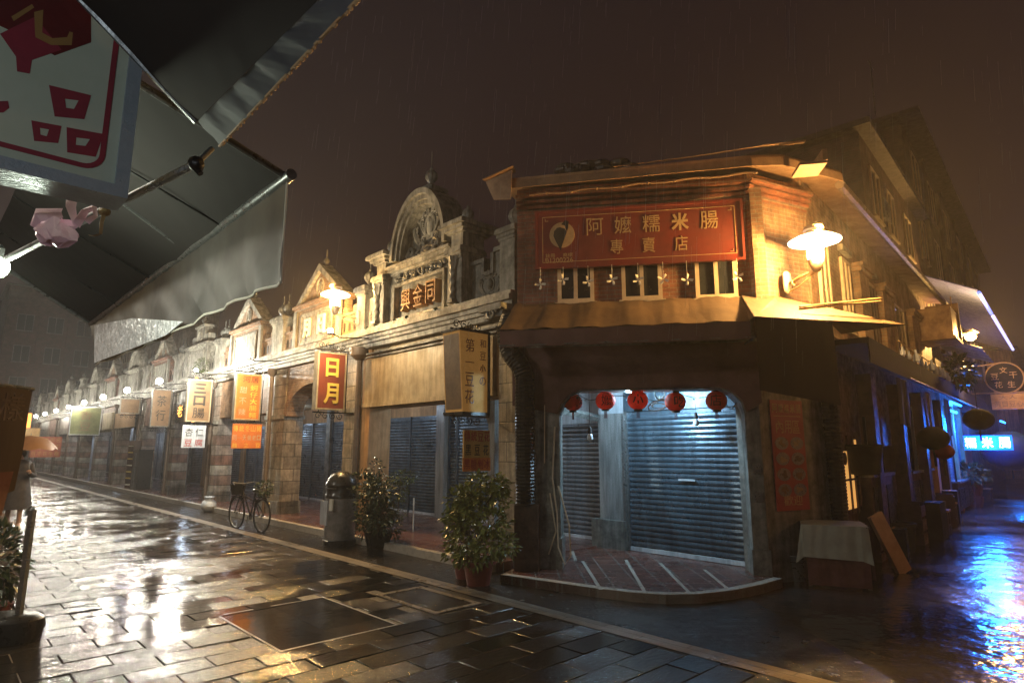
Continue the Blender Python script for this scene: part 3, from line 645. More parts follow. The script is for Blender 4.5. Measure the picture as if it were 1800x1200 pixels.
cb(MB().box(-.29, ox0 + .02, -.03, .44, 0, .5), 'column_base', STONE2); cb(MB().box(ox1 - .02, 3.05, -.03, .44, 0, .42), 'column_base', STONE2)
mb = MB(); mb.box(-.1, .02, -.012, -.001, 1.42, 1.62); cb(mb, 'number_plate', WINK)
for z in (1.02, 1.38): cb(MB().box(2.90, 3.0, -.02, -.001, z, z + .12), 'switch_box', GREYM)
# B2 chamfer face, ground floor and first floor
cb(MB().box(.0, 1.26, 0, .4, 0, 3.5), 'chamfer_wall', STONE2, FB2)
cb(MB().box(-.26, 3.10, .14, .42, 3.50, 5.62), 'upper_wall', BRICK)
cb(MB().box(3.10, 3.26, .02, .42, 3.50, 5.35), 'corner_pilaster', BRICK2)
cb(MB().box(.12, 1.30, .03, .4, 3.50, 5.62), 'upper_wall', BRICK2, FB2)
cb(MB().box(-.02, 11.2, .03, .4, 3.45, 5.95), 'upper_wall', BRICK2, FC)
cb(MB().box(.0, 11.2, .05, .4, 0, 3.45), 'side_wall', DARKW, FC)
mb = MB()
for i in range(4): mb.box(-.26, 3.16, .13 - .045 * i, .16, 5.20 + .075 * i, 5.20 + .075 * i + .045)
cb(mb, 'brick_cornice', BRICK)
mb = MB()
for i in range(4): mb.box(.05, 1.32, .02 - .045 * i, .04, 5.20 + .075 * i, 5.20 + .075 * i + .045)
cb(mb, 'brick_cornice', BRICK, FB2)
# windows
def window(x0, x1, z0, z1, y, frame, panes=2, fm=CREAMF, parent=None, owner=None, sill=True):
    own = owner or cb
    t = .055; f = MB(); f.box(x0, x1, y, y + .05, z0, z0 + t); f.box(x0, x1, y, y + .05, z1 - t, z1)
    for i in range(panes + 1):
        x = x0 + (x1 - x0 - t) * i / panes; f.box(x, x + t, y - .004 * (i % 2), y + .05, z0 + t, z1 - t)
    if sill: f.box(x0 - .04, x1 + .04, y - .03, y + .05, z0 - .04, z0)
    o = own(f, 'window', fm, frame)
    g = MB(); g.box(x0 + .02, x1 - .02, y + .025, y + .045, z0 + .02, z1 - .02)
    g.build('pane', GLASS, o); return o
window(.35, .88, 3.80, 4.45, .09, FB); window(1.28, 1.85, 3.80, 4.45, .09, FB); window(2.31, 2.88, 3.78, 4.45, .09, FB)
window(.50, 1.05, 3.72, 5.05, -.02, FC); window(1.85, 2.38, 3.66, 4.95, -.02, FC); window(3.7, 4.3, 3.6, 4.9, -.02, FC); window(6.1, 7.2, 3.6, 4.9, -.02, FC)
for a, b in ((2.66, 3.36), (4.55, 5.35), (7.7, 8.6)):
    mb = MB(); mb.box(a, b, -.10, .03, 3.42, 4.85); mb.box(a - .06, b + .06, -.15, .03, 4.85, 4.93); mb.box(a - .1, b + .1, -.19, .03, 4.93, 5.0); cb(mb, 'brick_pilaster', BRICK2, FC)
for a, b in ((.4, 1.15), (1.8, 2.45), (3.6, 4.4)): cb(MB().box(a, b, -.06, .029, 5.06, 5.16), 'lintel', STONE, FC)
# tin roof and its fascia
ev = [FB.P(-.42, -.42, 5.52), FB.P(3.05, -.42, 5.60), FB2.P(.25, -.48, 5.66), FB2.P(1.45, -.50, 5.66), FC.P(0.2, -.46, 5.66), FC.P(11.3, -.46, 5.72)]
inn = [FB.P(-.42, 3.2, 6.25), FB.P(2.4, 3.2, 6.35), FB2.P(.3, 3.2, 6.35), FB2.P(.5, 3.2, 6.35), FC.P(.2, 3.4, 6.35), FC.P(11.3, 3.4, 6.4)]
iv = FB.M.inverted(); mb = MB(); E_ = [iv @ p for p in ev]; I_ = [iv @ p for p in inn]
for i in range(5):
    mb.sheet([E_[i], E_[i + 1], I_[i + 1], I_[i]], .03)
cb(mb, 'tin_roof', TIN)
mb = MB()
for i in range(5):
    a, b = E_[i], E_[i + 1]; mb.sheet([a + Vector((0, 0, -.13)), b + Vector((0, 0, -.13)), b - Vector((0, 0, .01)), a - Vector((0, 0, .01))], .02)
cb(mb, 'fascia', TIN)
mb = MB()
a = iv @ FB.P(1.3, -.52, 5.75); 
mb.sheet([(1.2, -.50, 5.575), (2.3, -.52, 5.63), (3.2, -.54, 5.70), (3.2, -.15, 5.86), (1.9, -.15, 5.76)], .012); mb.sheet([(3.2, -.54, 5.70), (3.75, -.50, 5.74), (3.85, -.1, 5.90), (3.2, -.15, 5.86)], .012); cb(mb, 'loose_tin_sheet', TIN)
mb = MB(); mb.sheet([(-.62, -.5, 5.50), (-.22, -.55, 5.62), (-.25, -.5, 5.2), (-.50, -.48, 5.22)], .01); mb.sheet([(-.66, -.52, 5.52), (-.2, -.56, 5.68), (-.2, -.3, 5.70), (-.6, -.3, 5.55)], .01); cb(mb, 'roof_end_flap', TIN)
mb = MB()
for i in range(14): mb.ball((.9 + random.uniform(-.45, .6), 0, 5.78 + random.uniform(-.02, .10)), .16, .12, .07, 8)
cb(mb, 'roof_debris', ROOFT)
mb = MB(); pts = [(x, -.36, 5.30 + .10 * (x / 3) + .012 * math.sin(x * 9)) for x in [i * .12 for i in range(0, 27)]]; mb.tube(pts, .014, 6)
for i in range(2, 27, 3): mb.ball(pts[i], .03, .02, .02, 6)
cb(mb, 'gutter_cable', TIN)
mb = MB(); mb.box(3.62, 3.95, -.6, -.2, 5.36, 5.40); mb.box(3.9, 3.96, -.62, -.2, 5.40, 5.55); cb(mb, 'gutter_end', TIN)
mb = MB(); p_ = [FC.P(0, -.5, 5.5), FC.P(6, -.5, 5.53), FC.P(11, -.5, 5.56)]; mb.tube([iv @ q for q in p_], .07, 8); cb(mb, 'gutter', PIPE, smooth=True)
# side body, back and inner walls so that it stands as a building
cb(MB().box(-.26, -.05, .42, 3.4, 3.2, 5.6), 'party_wall', BRICK)
# ceiling inside the arch, rear wall and shutters (they follow the main street)
RA = rel(FA)
def ca(mb, name, mat, parent=None, smooth=False):
    o = mb.build(name, mat, parent or CB, smooth)
    if parent is None: o.matrix_local = RA
    return o
p_ = [iv @ q for q in (FB.P(-.2, .43, 0), FB.P(3.0, .43, 0), FB2.P(1.1, .45, 0), FA.P(11.6, 2.3, 0), FA.P(10.9, 1.95, 0), FA.P(8.4, 2.4, 0), FA.P(8.07, 2.4, 0))]
cb(MB().slab([(p.x, p.y) for p in p_], 2.72, 2.80), 'ceiling', WHITE)
def sh_a(x0, x1, w_, z1, mat, lo=None):
    mb = MB(); slats(mb, x0, x1, KZ + .07 if lo is None else lo, z1, w_, .082, .02); o = ca(mb, 'roller_shutter', mat)
    ca(MB().box(x0, x1, w_ - .03, w_ + .02, KZ, KZ + .06), 'bottom_bar', WHITE, o)
    ca(MB().box(x0 - .05, x0, w_ - .04, w_ + .05, KZ, z1), 'guide_rail', GREYM, o); ca(MB().box(x1, x1 + .05, w_ - .04, w_ + .05, KZ, z1), 'guide_rail', GREYM, o); return o
o = sh_a(8.66, 10.70, 1.93, 2.30, SHUT); ca(MB().box(9.58, 9.86, 1.895, 1.909, 1.22, 1.25), 'shutter_slot', WHITE, o)
ca(MB().box(8.6, 10.75, 1.90, 2.1, 2.30, 2.72), 'shutter_header', SHUT)
sh_a(6.74, 7.98, 2.33, 2.15, SHUTG); ca(MB().box(6.6, 8.1, 2.32, 2.5, 2.15, 2.72), 'wall_over_shutter', WHITE)
o = ca(MB().box(8.06, 8.58, 1.90, 2.5, 0, 2.28), 'middle_pillar', GRANITE); ca(MB().box(8.58, 8.62, 1.86, 2.5, 0, 2.25), 'pillar_edge', GREYM, o)
ca(MB().box(7.95, 8.62, 1.80, 2.5, 0, .55), 'pillar_base', STONE2, o); ca(MB().box(8.06, 8.6, 1.92, 2.5, 2.28, 2.72), 'middle_lintel', WHITE)
ca(MB().box(10.76, 10.86, 1.93, 2.3, 0, 2.72), 'right_pillar', GRANITE)
a = G(976, 717, 2.28); b = G(1064, 738, 2.2); a, b = iv @ a, iv @ b; mb = MB(); mb.tube([a, b], .06, 4); cb(mb, 'header_beam', STONE2)
# corrugated black drain ducts
def duct(pts, r, frame, name='corrugated_duct'):
    mb = MB(); P = []; rr = []
    for i in range(len(pts) - 1):
        a, b = Vector(pts[i]), Vector(pts[i + 1]); n = max(1, int((b - a).length / .0225))
        for j in range(n): P.append(a.lerp(b, j / n)); rr.append(r * (1 + .09 * (len(P) % 2)))
    mb.tube(P, rr, 12); return cb(mb, name, BLACK, frame, smooth=False)
duct([(-.32, -.12, 3.55), (-.36, -.16, 3.4), (-.36, -.2, 3.2), (-.28, -.24, 3.0), (-.16, -.24, 2.85), (-.10, -.22, 2.7), (-.09, -.20, .95)], .13, FB)
cb(MB().box(-.24, .08, -.26, -.031, 0, .95), 'duct_box', DARKW)
duct([(1.30, -.10, 3.3), (1.30, -.10, .5)], .11, FB2)
mb = MB(); mb.tube([(.16, -.05, 2.3), (.15, -.05, 1.5)], .008, 6); mb.tube([(.3, -.05, 2.0), (.26, -.06, 1.3), (.32, -.08, .8), (.33, -.1, .4), (.42, -.12, .18), (.5, -.12, .3), (.48, -.1, .7), (.34, -.07, 1.2)], .012, 6)
mb.tube([(.22, -.05, 1.1), (.30, -.07, .6), (.2, -.08, .3)], .01, 6); cb(mb, 'hanging_cable', CREAMF, smooth=True)

# ---- awning over the arch
AWN = cloth('awning_canvas', (0.19, 0.12, 0.07), (0.08, 0.05, 0.03), .7, .15, 1.2, .003)
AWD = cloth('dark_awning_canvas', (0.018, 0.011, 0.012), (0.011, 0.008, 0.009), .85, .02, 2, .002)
aw = thing('awning', 'brown canvas awning across the corner shop front, folded at its right corner', 'awning', FB)
def wavy(mb, p00, p10, p11, p01, nx, ny, amp, seed=0, t=.006):
    rnd = random.Random(seed); p00, p10, p11, p01 = map(Vector, (p00, p10, p11, p01)); n = (p10 - p00).cross(p01 - p00).normalized(); vs = []
    ph = [rnd.uniform(0, 6) for _ in range(6)]
    for s in (0, t):
        for j in range(ny + 1):
            for i in range(nx + 1):
                a, b = i / nx, j / ny; p = (p00.lerp(p10, a)).lerp(p01.lerp(p11, a), b)
                d = amp * (math.sin(a * nx * .9 + ph[0]) * .5 + math.sin(a * nx * 2.3 + b * 3 + ph[1]) * .3 + math.sin(a * 3 + b * 7 + ph[2]) * .4)
                vs.append(p + n * (d + s))
    k = (nx + 1) * (ny + 1); fs = []
    for j in range(ny):
        for i in range(nx):
            q = j * (nx + 1) + i; fs.append((q, q + 1, q + nx + 2, q + nx + 1)); fs.append((k + q, k + q + nx + 1, k + q + nx + 2, k + q + 1))
    return mb.add(vs, fs)
OUTZ, INZ, OY = 3.20, 3.80, -1.0
mb = MB(); wavy(mb, (-.30, OY, OUTZ), (2.78, OY, OUTZ + .03), (2.92, .10, INZ), (-.28, .10, INZ), 40, 8, .018, 3); c_ = mb.build('canopy', AWN, aw, True)
tip = iv @ G(1592, 571, 3.25); hem = iv @ G(1326, 557, 3.20)
mb = MB(); q1 = Vector((2.92, .10, INZ)); q2 = Vector((2.78, OY, OUTZ + .03)); w2 = iv @ FB2.P(.45, -.03, 3.80); w3 = iv @ FB2.P(1.28, -.03, 3.72); w4 = iv @ FC.P(1.2, -.05, 3.50)
mb.sheet([q2, hem, q1], .008); mb.sheet([hem, tip, w4, w3, w2, q1][::1], .008); mb.build('folded_wing', AWN, aw)
mb = MB(); wavy(mb, (-.30, OY - .01, 2.98), (2.78, OY - .01, 3.0), (2.78, OY - .01, OUTZ + .01), (-.30, OY - .01, OUTZ - .01), 50, 2, .012, 5); mb.build('valance', cloth('valance_cloth', (.16, .08, .07), (.09, .05, .045), .8, .05, 2, .002), aw, True)
mb = MB(); mb.tube([(-.3, OY, 3.0), (2.85, OY, 3.02)], .016, 6); mb.tube([(-.3, OY, 3.0), (-.2, 0, 3.1)], .014, 6); mb.tube([(2.8, OY, 3.0), (2.9, 0, 3.1)], .014, 6); mb.build('rail', GREYM, aw)
mb = MB(); mb.tube([iv @ G(1405, 539, 3.45), iv @ G(1548, 524, 3.65)], .014, 6); mb.tube([iv @ G(1405, 543, 3.42), iv @ G(1548, 529, 3.62)], .014, 6); mb.build('wing_pole', GOLD, aw)
mb = MB(); h2 = Vector(hem); t2 = iv @ G(1462, 566, 3.2)
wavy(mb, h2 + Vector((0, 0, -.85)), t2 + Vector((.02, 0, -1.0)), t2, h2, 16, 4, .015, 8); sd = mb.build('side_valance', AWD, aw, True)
_x = (t2 - h2); ang = math.atan2(_x.y, _x.x)
fr = bpy.data.objects.new('lettering_holder', None)
bpy.data.objects.remove(fr)

# ---- red banner
bn = thing('banner_sign', 'long red shop banner with gold characters and a round island emblem above the awning', 'banner', FB, 0, -.06, 0)
MB().box(.06, 2.96, 0, .05, 4.29, 5.15).build('board', REDP, bn)
mb = MB(); 
for (a, b, c, d) in ((.04, 2.98, 5.13, 5.165), (.04, 2.98, 4.275, 4.31), (.04, .075, 4.31, 5.13), (2.945, 2.98, 4.31, 5.13)): mb.box(a, b, -.012, .052, c, d)
mb.build('frame', REDP, bn)
mb = MB()
for (a, b, c, d) in ((.15, 2.87, 5.06, 5.068), (.15, 2.87, 4.37, 4.378), (.15, .158, 4.378, 5.06), (2.862, 2.87, 4.378, 5.06)): mb.box(a, b, -.004, 0, c, d)
for x, z in ((.19, 5.0), (2.78, 5.0), (.19, 4.40), (2.78, 4.40)): mb.box(x, x + .05, -.004, -.0005, z, z + .008); mb.box(x + (.04 if x > 1 else 0), x + (.048 if x > 1 else .008), -.0045, -.0005, z - .0, z + .04)
mb.build('gold_border', GOLD, bn)
htext('阿嬤糯米腸', GOLD, bn, .72, 2.72, 4.88, .26, y=0, fill=.60, bold=.035, depth=.004)
htext('專賣店', GOLD, bn, 1.0, 2.35, 4.56, .22, y=0, fill=.40, bold=.03, depth=.004)
text('註冊', GOLD, bn, .265, 4.475, .14, .06, y=0); text('商標', GOLD, bn, .52, 4.475, .14, .06, y=0); text('01200226', GOLD, bn, .395, 4.40, .40, .075, y=0, bold=.01)
em = MB(); cx, cz = .44, 4.78
em.prism([(cx + .185 * math.cos(a), cz + .195 * math.sin(a)) for a in [2 * math.pi * i / 32 for i in range(32)]], -.006, -.001); em = em.build('emblem', GOLD, bn)
isl = [(.05, .225), (.10, .20), (.09, .10), (.055, .0), (.02, -.10), (-.01, -.19), (-.02, -.25), (-.045, -.19), (-.09, -.10), (-.125, -.01), (-.115, .06), (-.07, .11), (-.02, .12), (.0, .17)]
MB().prism([(cx + a, cz + b) for a, b in isl][::-1], -.012, -.0065).build('island_shape', INK, em)
MB().prism([(cx + a, cz + b) for a, b in ((-.01, .155), (.04, .14), (.08, .02), (.045, .09), (-.06, .13))][::-1], -.0125, -.0121).build('highlight', GOLD, em)

# ---- little pinwheels under the banner
def pinwheel(i, px, py, ps):
    u_, z_ = FB.uz(px, py, -.10); t = thing('pinwheel', ps, 'pinwheel', FB, u_, -.10, z_, group='pinwheels hanging under the banner')
    MB().tube([(0, 0, 0), (0, .0, 4.285 - z_)], .004, 5).build('cord', WINK, t)
    b = MB(); rnd = random.Random(i)
    a0 = rnd.uniform(0, 2)
    for k in range(4):
        a = a0 + k * math.pi / 2; b.quad((0, 0, 0), (.075 * math.cos(a - .4), -.012, .075 * math.sin(a - .4)), (.085 * math.cos(a), -.03, .085 * math.sin(a)), (.04 * math.cos(a + .5), -.005, .04 * math.sin(a + .5)))
    b.build('blades', WINK, t)
    return t
pw = [(950, 500, 'leftmost white pinwheel hanging from the banner'), (990, 492, 'pinwheel hanging before the left pane of the left upper window'), (1034, 495, 'pinwheel at the right edge of the left upper window'), (1076, 492, 'pinwheel against bare brick between the left and middle upper windows'),
      (1122, 492, 'pinwheel before the middle upper window'), (1166, 491, 'pinwheel at the right edge of the middle upper window'), (1208, 492, 'pinwheel against lit brick left of the cream upper window'), (1297, 487, 'rightmost pinwheel by the banner end')]
for i, (a, b, l) in enumerate(pw): pinwheel(i, a, b, l)

# ---- lanterns under the arch
LPAPER = cloth('lantern_paper', (.72, .10, .055), (.50, .06, .04), .7, .45, 5, .001)
def lantern(px, py, r, ch, lb, rot):
    w_ = .30; u_, z_ = FB.uz(px, py, w_); t = thing('paper_lantern', lb, 'lantern', FB, u_, w_, z_, rot, group='red lanterns in a row under the arch')
    prof = [(r * .35, -r * .92)] + [(r * math.cos(a) * (1 + .025 * (i % 2)), r * .95 * math.sin(a)) for i, a in enumerate([R(-68 + 136 * k / 18) for k in range(19)])] + [(r * .35, r * .92)]
    MB().lathe(prof, (0, 0, 0), 20).build('globe', LPAPER, t, True)
    MB().lathe([(r * .4, r * .88), (r * .4, r * 1.03)], (0, 0, 0), 14).build('cap', INK, t); MB().lathe([(r * .4, -r * 1.05), (r * .4, -r * .88)], (0, 0, 0), 14).build('cap', INK, t)
    MB().tube([(0, 0, r), (0, 0, 2.72 - z_)], .004, 5).build('cord', INK, t)
    b = MB()
    for k in range(5): b.tube([((k - 2) * .008, 0, -r), ((k - 2) * .010, 0, -r - .11)], .003, 4)
    b.build('tassel', LANT, t)
    if ch:
        o = text(ch, INK, t, 0, 0, r * 1.05, r * 1.1, y=0, depth=.002, bold=.03, name='lettering')
        for v in o.data.vertices:
            d = r * r - v.co.x ** 2 - v.co.z ** 2; v.co.y = -math.sqrt(max(d, .001)) * 1.03 - .012
    return t
lantern(1007, 707, .135, '阿', 'dark red lantern at the left end of the row, its character turned away', 1.1)
lantern(1064, 704, .14, '嬤', 'second red lantern from the left, with a complex black character', .15)
lantern(1121, 703, .145, '小', 'bright orange red lantern with the black character for small', 0)
lantern(1187, 706, .145, '吃', 'red lantern right of the white wire ornament, lit from its left', .35)
lantern(1259, 704, .145, '店', 'dark red lantern at the right end of the row', -.2)
BULBM = M('frosted_bulb', (.85, .88, .9), (.7, .73, .75), .3, bd=0)
def hbulb(px, py, w_, lb):
    u_, z_ = FB.uz(px, py, w_); t = thing('hanging_bulb', lb, 'light bulb', FB, u_, w_, z_, group='unlit bulbs under the arch')
    MB().lathe([(.015, -.055), (.042, -.03), (.045, 0), (.03, .04), (.02, .05)], (0, 0, 0), 12).build('bulb', BULBM, t, True)
    MB().lathe([(.024, .05), (.03, .06), (.022, .13), (.008, .15)], (0, 0, 0), 10).tube([(0, 0, .15), (0, 0, 2.7 - z_)], .004, 5).build('socket', INK, t)
hbulb(1037, 768, .25, 'white bulb on a black cord in front of the left shutter'); hbulb(1224, 742, .6, 'white bulb with dark shade before the right shutter')
u_, z_ = FB.uz(1160, 702, .35); t = thing('wire_ornament', 'white wire ornament shaped like a bowl with loops, hanging between lanterns', 'ornament', FB, u_, .35, z_)
mb = MB(); mb.tube([(-.02 + .15 * math.cos(a), 0, -.08 + .07 * math.sin(a) + .25 * .15 * math.cos(a)) for a in [2 * math.pi * i / 24 for i in range(25)]], .008, 6)
mb.tube([(-.02 + .1 * math.cos(a), -.01, -.09 + .035 * math.sin(a)) for a in [2 * math.pi * i / 20 for i in range(21)]], .006, 6)
mb.tube([(.0 + .07 * math.cos(a), 0, .09 + .09 * math.sin(a)) for a in [2 * math.pi * i / 18 for i in range(19)]], .008, 6)
for k in range(5): mb.tube([(-.05 + k * .025, 0, .0), (-.04 + k * .02, -.01, .05)], .006, 5)
mb.tube([(-.12, 0, -.10), (-.02, .0, .0), (.1, 0, -.03)], .006, 5); mb.tube([(0, 0, .18), (0, 0, 2.7 - z_)], .003, 4); mb.build('wire', WINK, t)
t = thing('cable_string', 'black sagging cable of tiny bulbs draped across the top of the arch', 'light string', FB)
mb = MB(); pts = []
for a, b, sg in ((.40, .62, .10), (.62, .98, .06), (.98, 1.45, .02), (1.45, 2.0, .08), (2.0, 2.6, .05), (2.6, 2.8, .12)):
    pts += [(a + (b - a) * i / 8, .26, 2.47 - sg * math.sin(math.pi * i / 8) * 1.4 - (.12 if a > 2.5 else 0) * i / 8) for i in range(9)]
mb.tube(pts, .006, 5); mb.build('cord', INK, t); mb = MB()
for i in range(3, len(pts), 4): mb.ball((pts[i][0], pts[i][1], pts[i][2] - .025), .012, n=6)
mb.build('tiny_bulb', WINK, t)
u_, z_ = FB.uz(1112, 684, .62); t = thing('tube_lamp', 'bluish white fluorescent tube lit under the ceiling of the arch', 'lamp', FB, u_, .62, 2.60)
MB().tube([(-.28, 0, 0), (.28, 0, 0)], .018, 10).build('glowing_tube', emit('tube_glow', (.55, .82, 1.0), 90), t, True); MB().box(-.3, .3, -.03, .03, .02, .07).build('holder', WINK, t)
light('tube_light', (0, -.10, -.07), (.46, .76, 1.0), 115, .12, t)

# ---- poster on the chamfer
t = thing('menu_poster', 'tall red menu poster with gold characters and eight food pictures on the corner pillar', 'poster', FB2, 0, -.02, 0)
x0, x1 = .20, .82
MB().box(x0, x1, 0, .012, .89, 2.35).build('sheet', M('poster_red', (.36, .04, .045), (.24, .03, .034), .5, ns=3, bd=0), t)
htext('阿嬤糯米腸', GOLD, t, x0 + .03, x1 - .03, 2.24, .12, y=0, fill=.85); MB().box(x0 + .05, x1 - .05, -.003, 0, 2.13, 2.138).build('gold_line', GOLD, t)
htext('內用區', GOLD, t, x0 + .07, x1 - .07, 1.99, .17, y=0, fill=.85, bold=.04); text('歡迎', GOLD, t, (x0 + x1) / 2, 1.02, .35, .13, y=0)
FOOD = [M('food_%s' % n, c, None, .5, ns=30, bd=0) for n, c in (('brown', (.22, .12, .06)), ('tan', (.38, .28, .16)), ('dark', (.10, .06, .04)))]
for r_ in range(4):
    for c_ in range(2):
        cx, cz = x0 + .17 + c_ * .29, 1.77 - r_ * .205
        pl = MB().prism([(cx + .125 * math.cos(a), cz + .085 * math.sin(a)) for a in [2 * math.pi * i / 20 for i in range(20)]], -.003, 0).build('food_picture', GREYM, t)
        b = MB(); rnd = random.Random(r_ * 2 + c_)
        for k in range(9): a = rnd.uniform(0, 6); q = rnd.uniform(0, .07); b.prism([(cx + q * math.cos(a) + .026 * math.cos(v), cz + q * .6 * math.sin(a) + .02 * math.sin(v) ) for v in (0, 1, 2, 3, 4, 5)], -.005 - k * .0003, -.0032)
        b.build('food', FOOD[(r_ + c_) % 3], pl)

# ---- side street canopy, railing with glass ornaments, lit window
WARM = emit('warm_interior', (1.0, .50, .13), .55)
o = cb(MB().box(.70, 1.85, .0, .049, .72, 1.95), 'lit_window', DARKW, FC)
for a, b, c, d in ((.78, 1.08, .80, 1.66), (1.12, 1.38, .80, 1.62), (1.58, 1.70, 1.2, 1.84)): cb(MB().box(a, b, -.006, -.001, c, d), 'warm_pane', WARM, FC, o)
mb = MB()
for k in range(5): mb.tube([(1.45 + .04 * math.sin(k), -.03, .82 + k * .17), (1.50 - .03 * math.sin(k), -.04, .98 + k * .17)], .03, 6)
mb.box(.74, .79, -.02, 0, .72, 1.9); mb.box(1.08, 1.12, -.03, 0, .75, 1.9); mb.box(1.38, 1.42, -.03, 0, .72, 1.9); mb.box(.74, 1.8, -.03, 0, 1.22, 1.25); mb.ball((.93, -.01, 1.55), .09, .02, .10, 10); cb(mb, 'window_clutter', DARKW, FC)
cn = thing('street_canopy', 'long dark shop canopy along the side street below the upper windows', 'canopy', FC, 0, -.55, 0)
mb = MB(); mb.box(.5, 17.5, 0, .58, 3.22, 3.30); mb.box(.5, 17.5, -.02, 0, 2.92, 3.30); mb.build('canopy_board', AWD, cn)
mb = MB(); mb.tube([(3.4, -.03, 2.94), (17.5, -.03, 2.94)], .012, 6); mb.build('edge_rail', GOLD, cn)  # gold rail along the lower edge of the canopy
for x in (1.95, 4.3, 6.6, 9.4): MB().box(x, x + .3, .3, .52, 0, 2.92).build('post', DARKW, cn)
rl = thing('balcony_railing', 'thin railing strung with glass bottles on top of the side street canopy', 'railing', FC, 0, -.5, 3.30)
mb = MB(); mb.tube([(3.2, 0, .30), (4.5, 0, .27), (8, 0, .28), (14.5, 0, .28)], .014, 6)
for i in range(16): x = 3.4 + i * .72; mb.tube([(x, 0, 0), (x, 0, .28)], .01, 5)
mb.build('rail', GOLD, rl)
GLS = M('clear_glass_bottle', (.55, .62, .85), (.35, .42, .65), .08, bd=0)
rnd = random.Random(4); gsrc = None
for i in range(16):
    s = rnd.uniform(.7, 1.3); x = 3.35 + i * .62 + rnd.uniform(-.1, .1)
    lab = 'clear glass bottle hanging on the railing over the side street'
    if gsrc is None:
        gsrc = MB().lathe([(.03, 0), (.05, .02), (.05, .10), (.02, .14), (.018, .19), (.022, .2)], (0, 0, 0), 10).build('glass_bottle', GLS, None, True); o = gsrc
    else: o = gsrc.copy(); C.objects.link(o)
    o.matrix_world = FC.M @ Matrix.Translation((x, -.53, 3.31 + rnd.uniform(0, .06))) @ Matrix.Scale(s, 4)
    tag(o, lab, 'bottle', 'glass bottles along the railing')

# ================================================================== LAMPS
ORG = (1.0, .54, .15)
GLOWW = emit('lamp_glass_glow', (1.0, .62, .30), 30); DISCG = emit('lamp_disc_glow', (.82, .90, 1.0), 1.6)
def disc_lamp(label, frame, u, w_, z, dx, dy, power, r=.33, rot=0, col=ORG):
    """wall plate at the thing's origin; arm to a cup carrying a lit glass with a wide disc shade (offset dx,dy)"""
    t = thing('wall_lamp', label, 'wall lamp', frame, u, w_, z, rot)
    mb = MB(); mb.lathe([(.03, -.16), (.07, -.13), (.08, 0), (.07, .13), (.03, .16)], (0, -.02, 0), 14, 1, .5); mb.build('wall_plate', CREAMF, t, True)
    mb = MB(); mb.tube([(0, -.04, -.02), (dx * .5, dy * .5, .03), (dx, dy, .04)], .022, 8); mb.tube([(0, -.04, -.14), (dx * .45, dy * .45, -.10), (dx * .9, dy * .9, .02)], .012, 6)
    mb.tube(spiral(dx * .25, -.04, .05, .01, 0, 1.2, y=dy * .25), .01, 5); mb.build('arm', GOLD, t, True)
    mb = MB(); mb.lathe([(.02, .02), (.05, .04), (.095, .14), (.105, .20)], (dx, dy, 0), 16); mb.build('cup', PIPE, t, True)
    MB().lathe([(.10, .20), (.105, .42)], (dx, dy, 0), 20).build('lit_glass', GLOWW, t, True)
    MB().lathe([(.10, .42), (r, .445), (r * 1.02, .46), (r * .8, .50), (.11, .545), (.10, .55)], (dx, dy, 0), 32).build('disc_shade', DISCG, t, True)
    MB().lathe([(.10, .551), (.10, .60), (.135, .61), (.12, .66), (.03, .69)], (dx, dy, 0), 18).build('lamp_cap', GOLD, t, True)
    light('lamp_light', (dx, dy - .16, .30), col, power * .5, .08, t); light('lamp_light', (dx - .12, dy - .10, .26), col, power * .5, .08, t); light('lamp_light', (dx, dy - .14, .64), col, power * .30, .06, t)
    return t
p0 = FB2.loc(FB2.P(.62, 0, 4.05))
disc_lamp('white disc lamp on an arm at the brick shop corner above the awning', FB2, .66, -.05, 4.02, -.02, -.52, 1050)
disc_lamp('white disc lamp on the stone pier left of the carved house', FA, 3.15, -.02, 4.45, -.15, -.48, 620, .30)
FLC = (1.0, .94, .78)
FLG = emit('flood_glow', (1.0, .93, .78), 160)
def flood(u, w_, z, power, label, r=.045, col=None, group='small white floodlights above the hanging signs'):
    t = thing('floodlight', label, 'floodlight', FA, u, w_, z, group=group)
    MB().ball((0, 0, 0), r, n=10).build('glowing_lens', FLG, t, True)
    MB().tube([(0, .02, -.03), (.0, .2, -.10), (0, abs(w_) - .22, -.04)], .012, 6).lathe([(.02, -.07), (.05, -.05), (.045, -.02)], (0, 0, 0), 10).build('bracket', BLACK, t)
    light('flood_light', (0, -.07, .03), col or FLC, power, .04, t); return t
fl = [(3.95, 'bright floodlight right under the left disc lamp'), (-.30, 'floodlight over the small orange sign'), (-4.15, 'floodlight over the tall dark sign board'), (-8.0, 'floodlight left of the glowing orange letters'),
      (-12.5, 'floodlight over the pale striped fascia'), (-16.9, 'floodlight over the cream fascia house'), (-21.3, 'floodlight over the olive green board'), (-25.8, 'floodlight just left of the olive green board'),
      (-30.2, 'floodlight over the big red billboard'), (-34.8, 'floodlight beyond the red billboard'), (-39.2, 'floodlight near the far end of the arcade row'), (-47, 'farthest floodlight of the arcade row')]
for i, (u_, lb) in enumerate(fl): flood(u_, -1.05, 3.92 if i == 0 else 3.90, 230 if i == 0 else (220 if i == 1 else 760), lb, .055 if i < 3 else .10, (1, .72, .38) if i == 0 else ((1, .82, .52) if i == 1 else None))

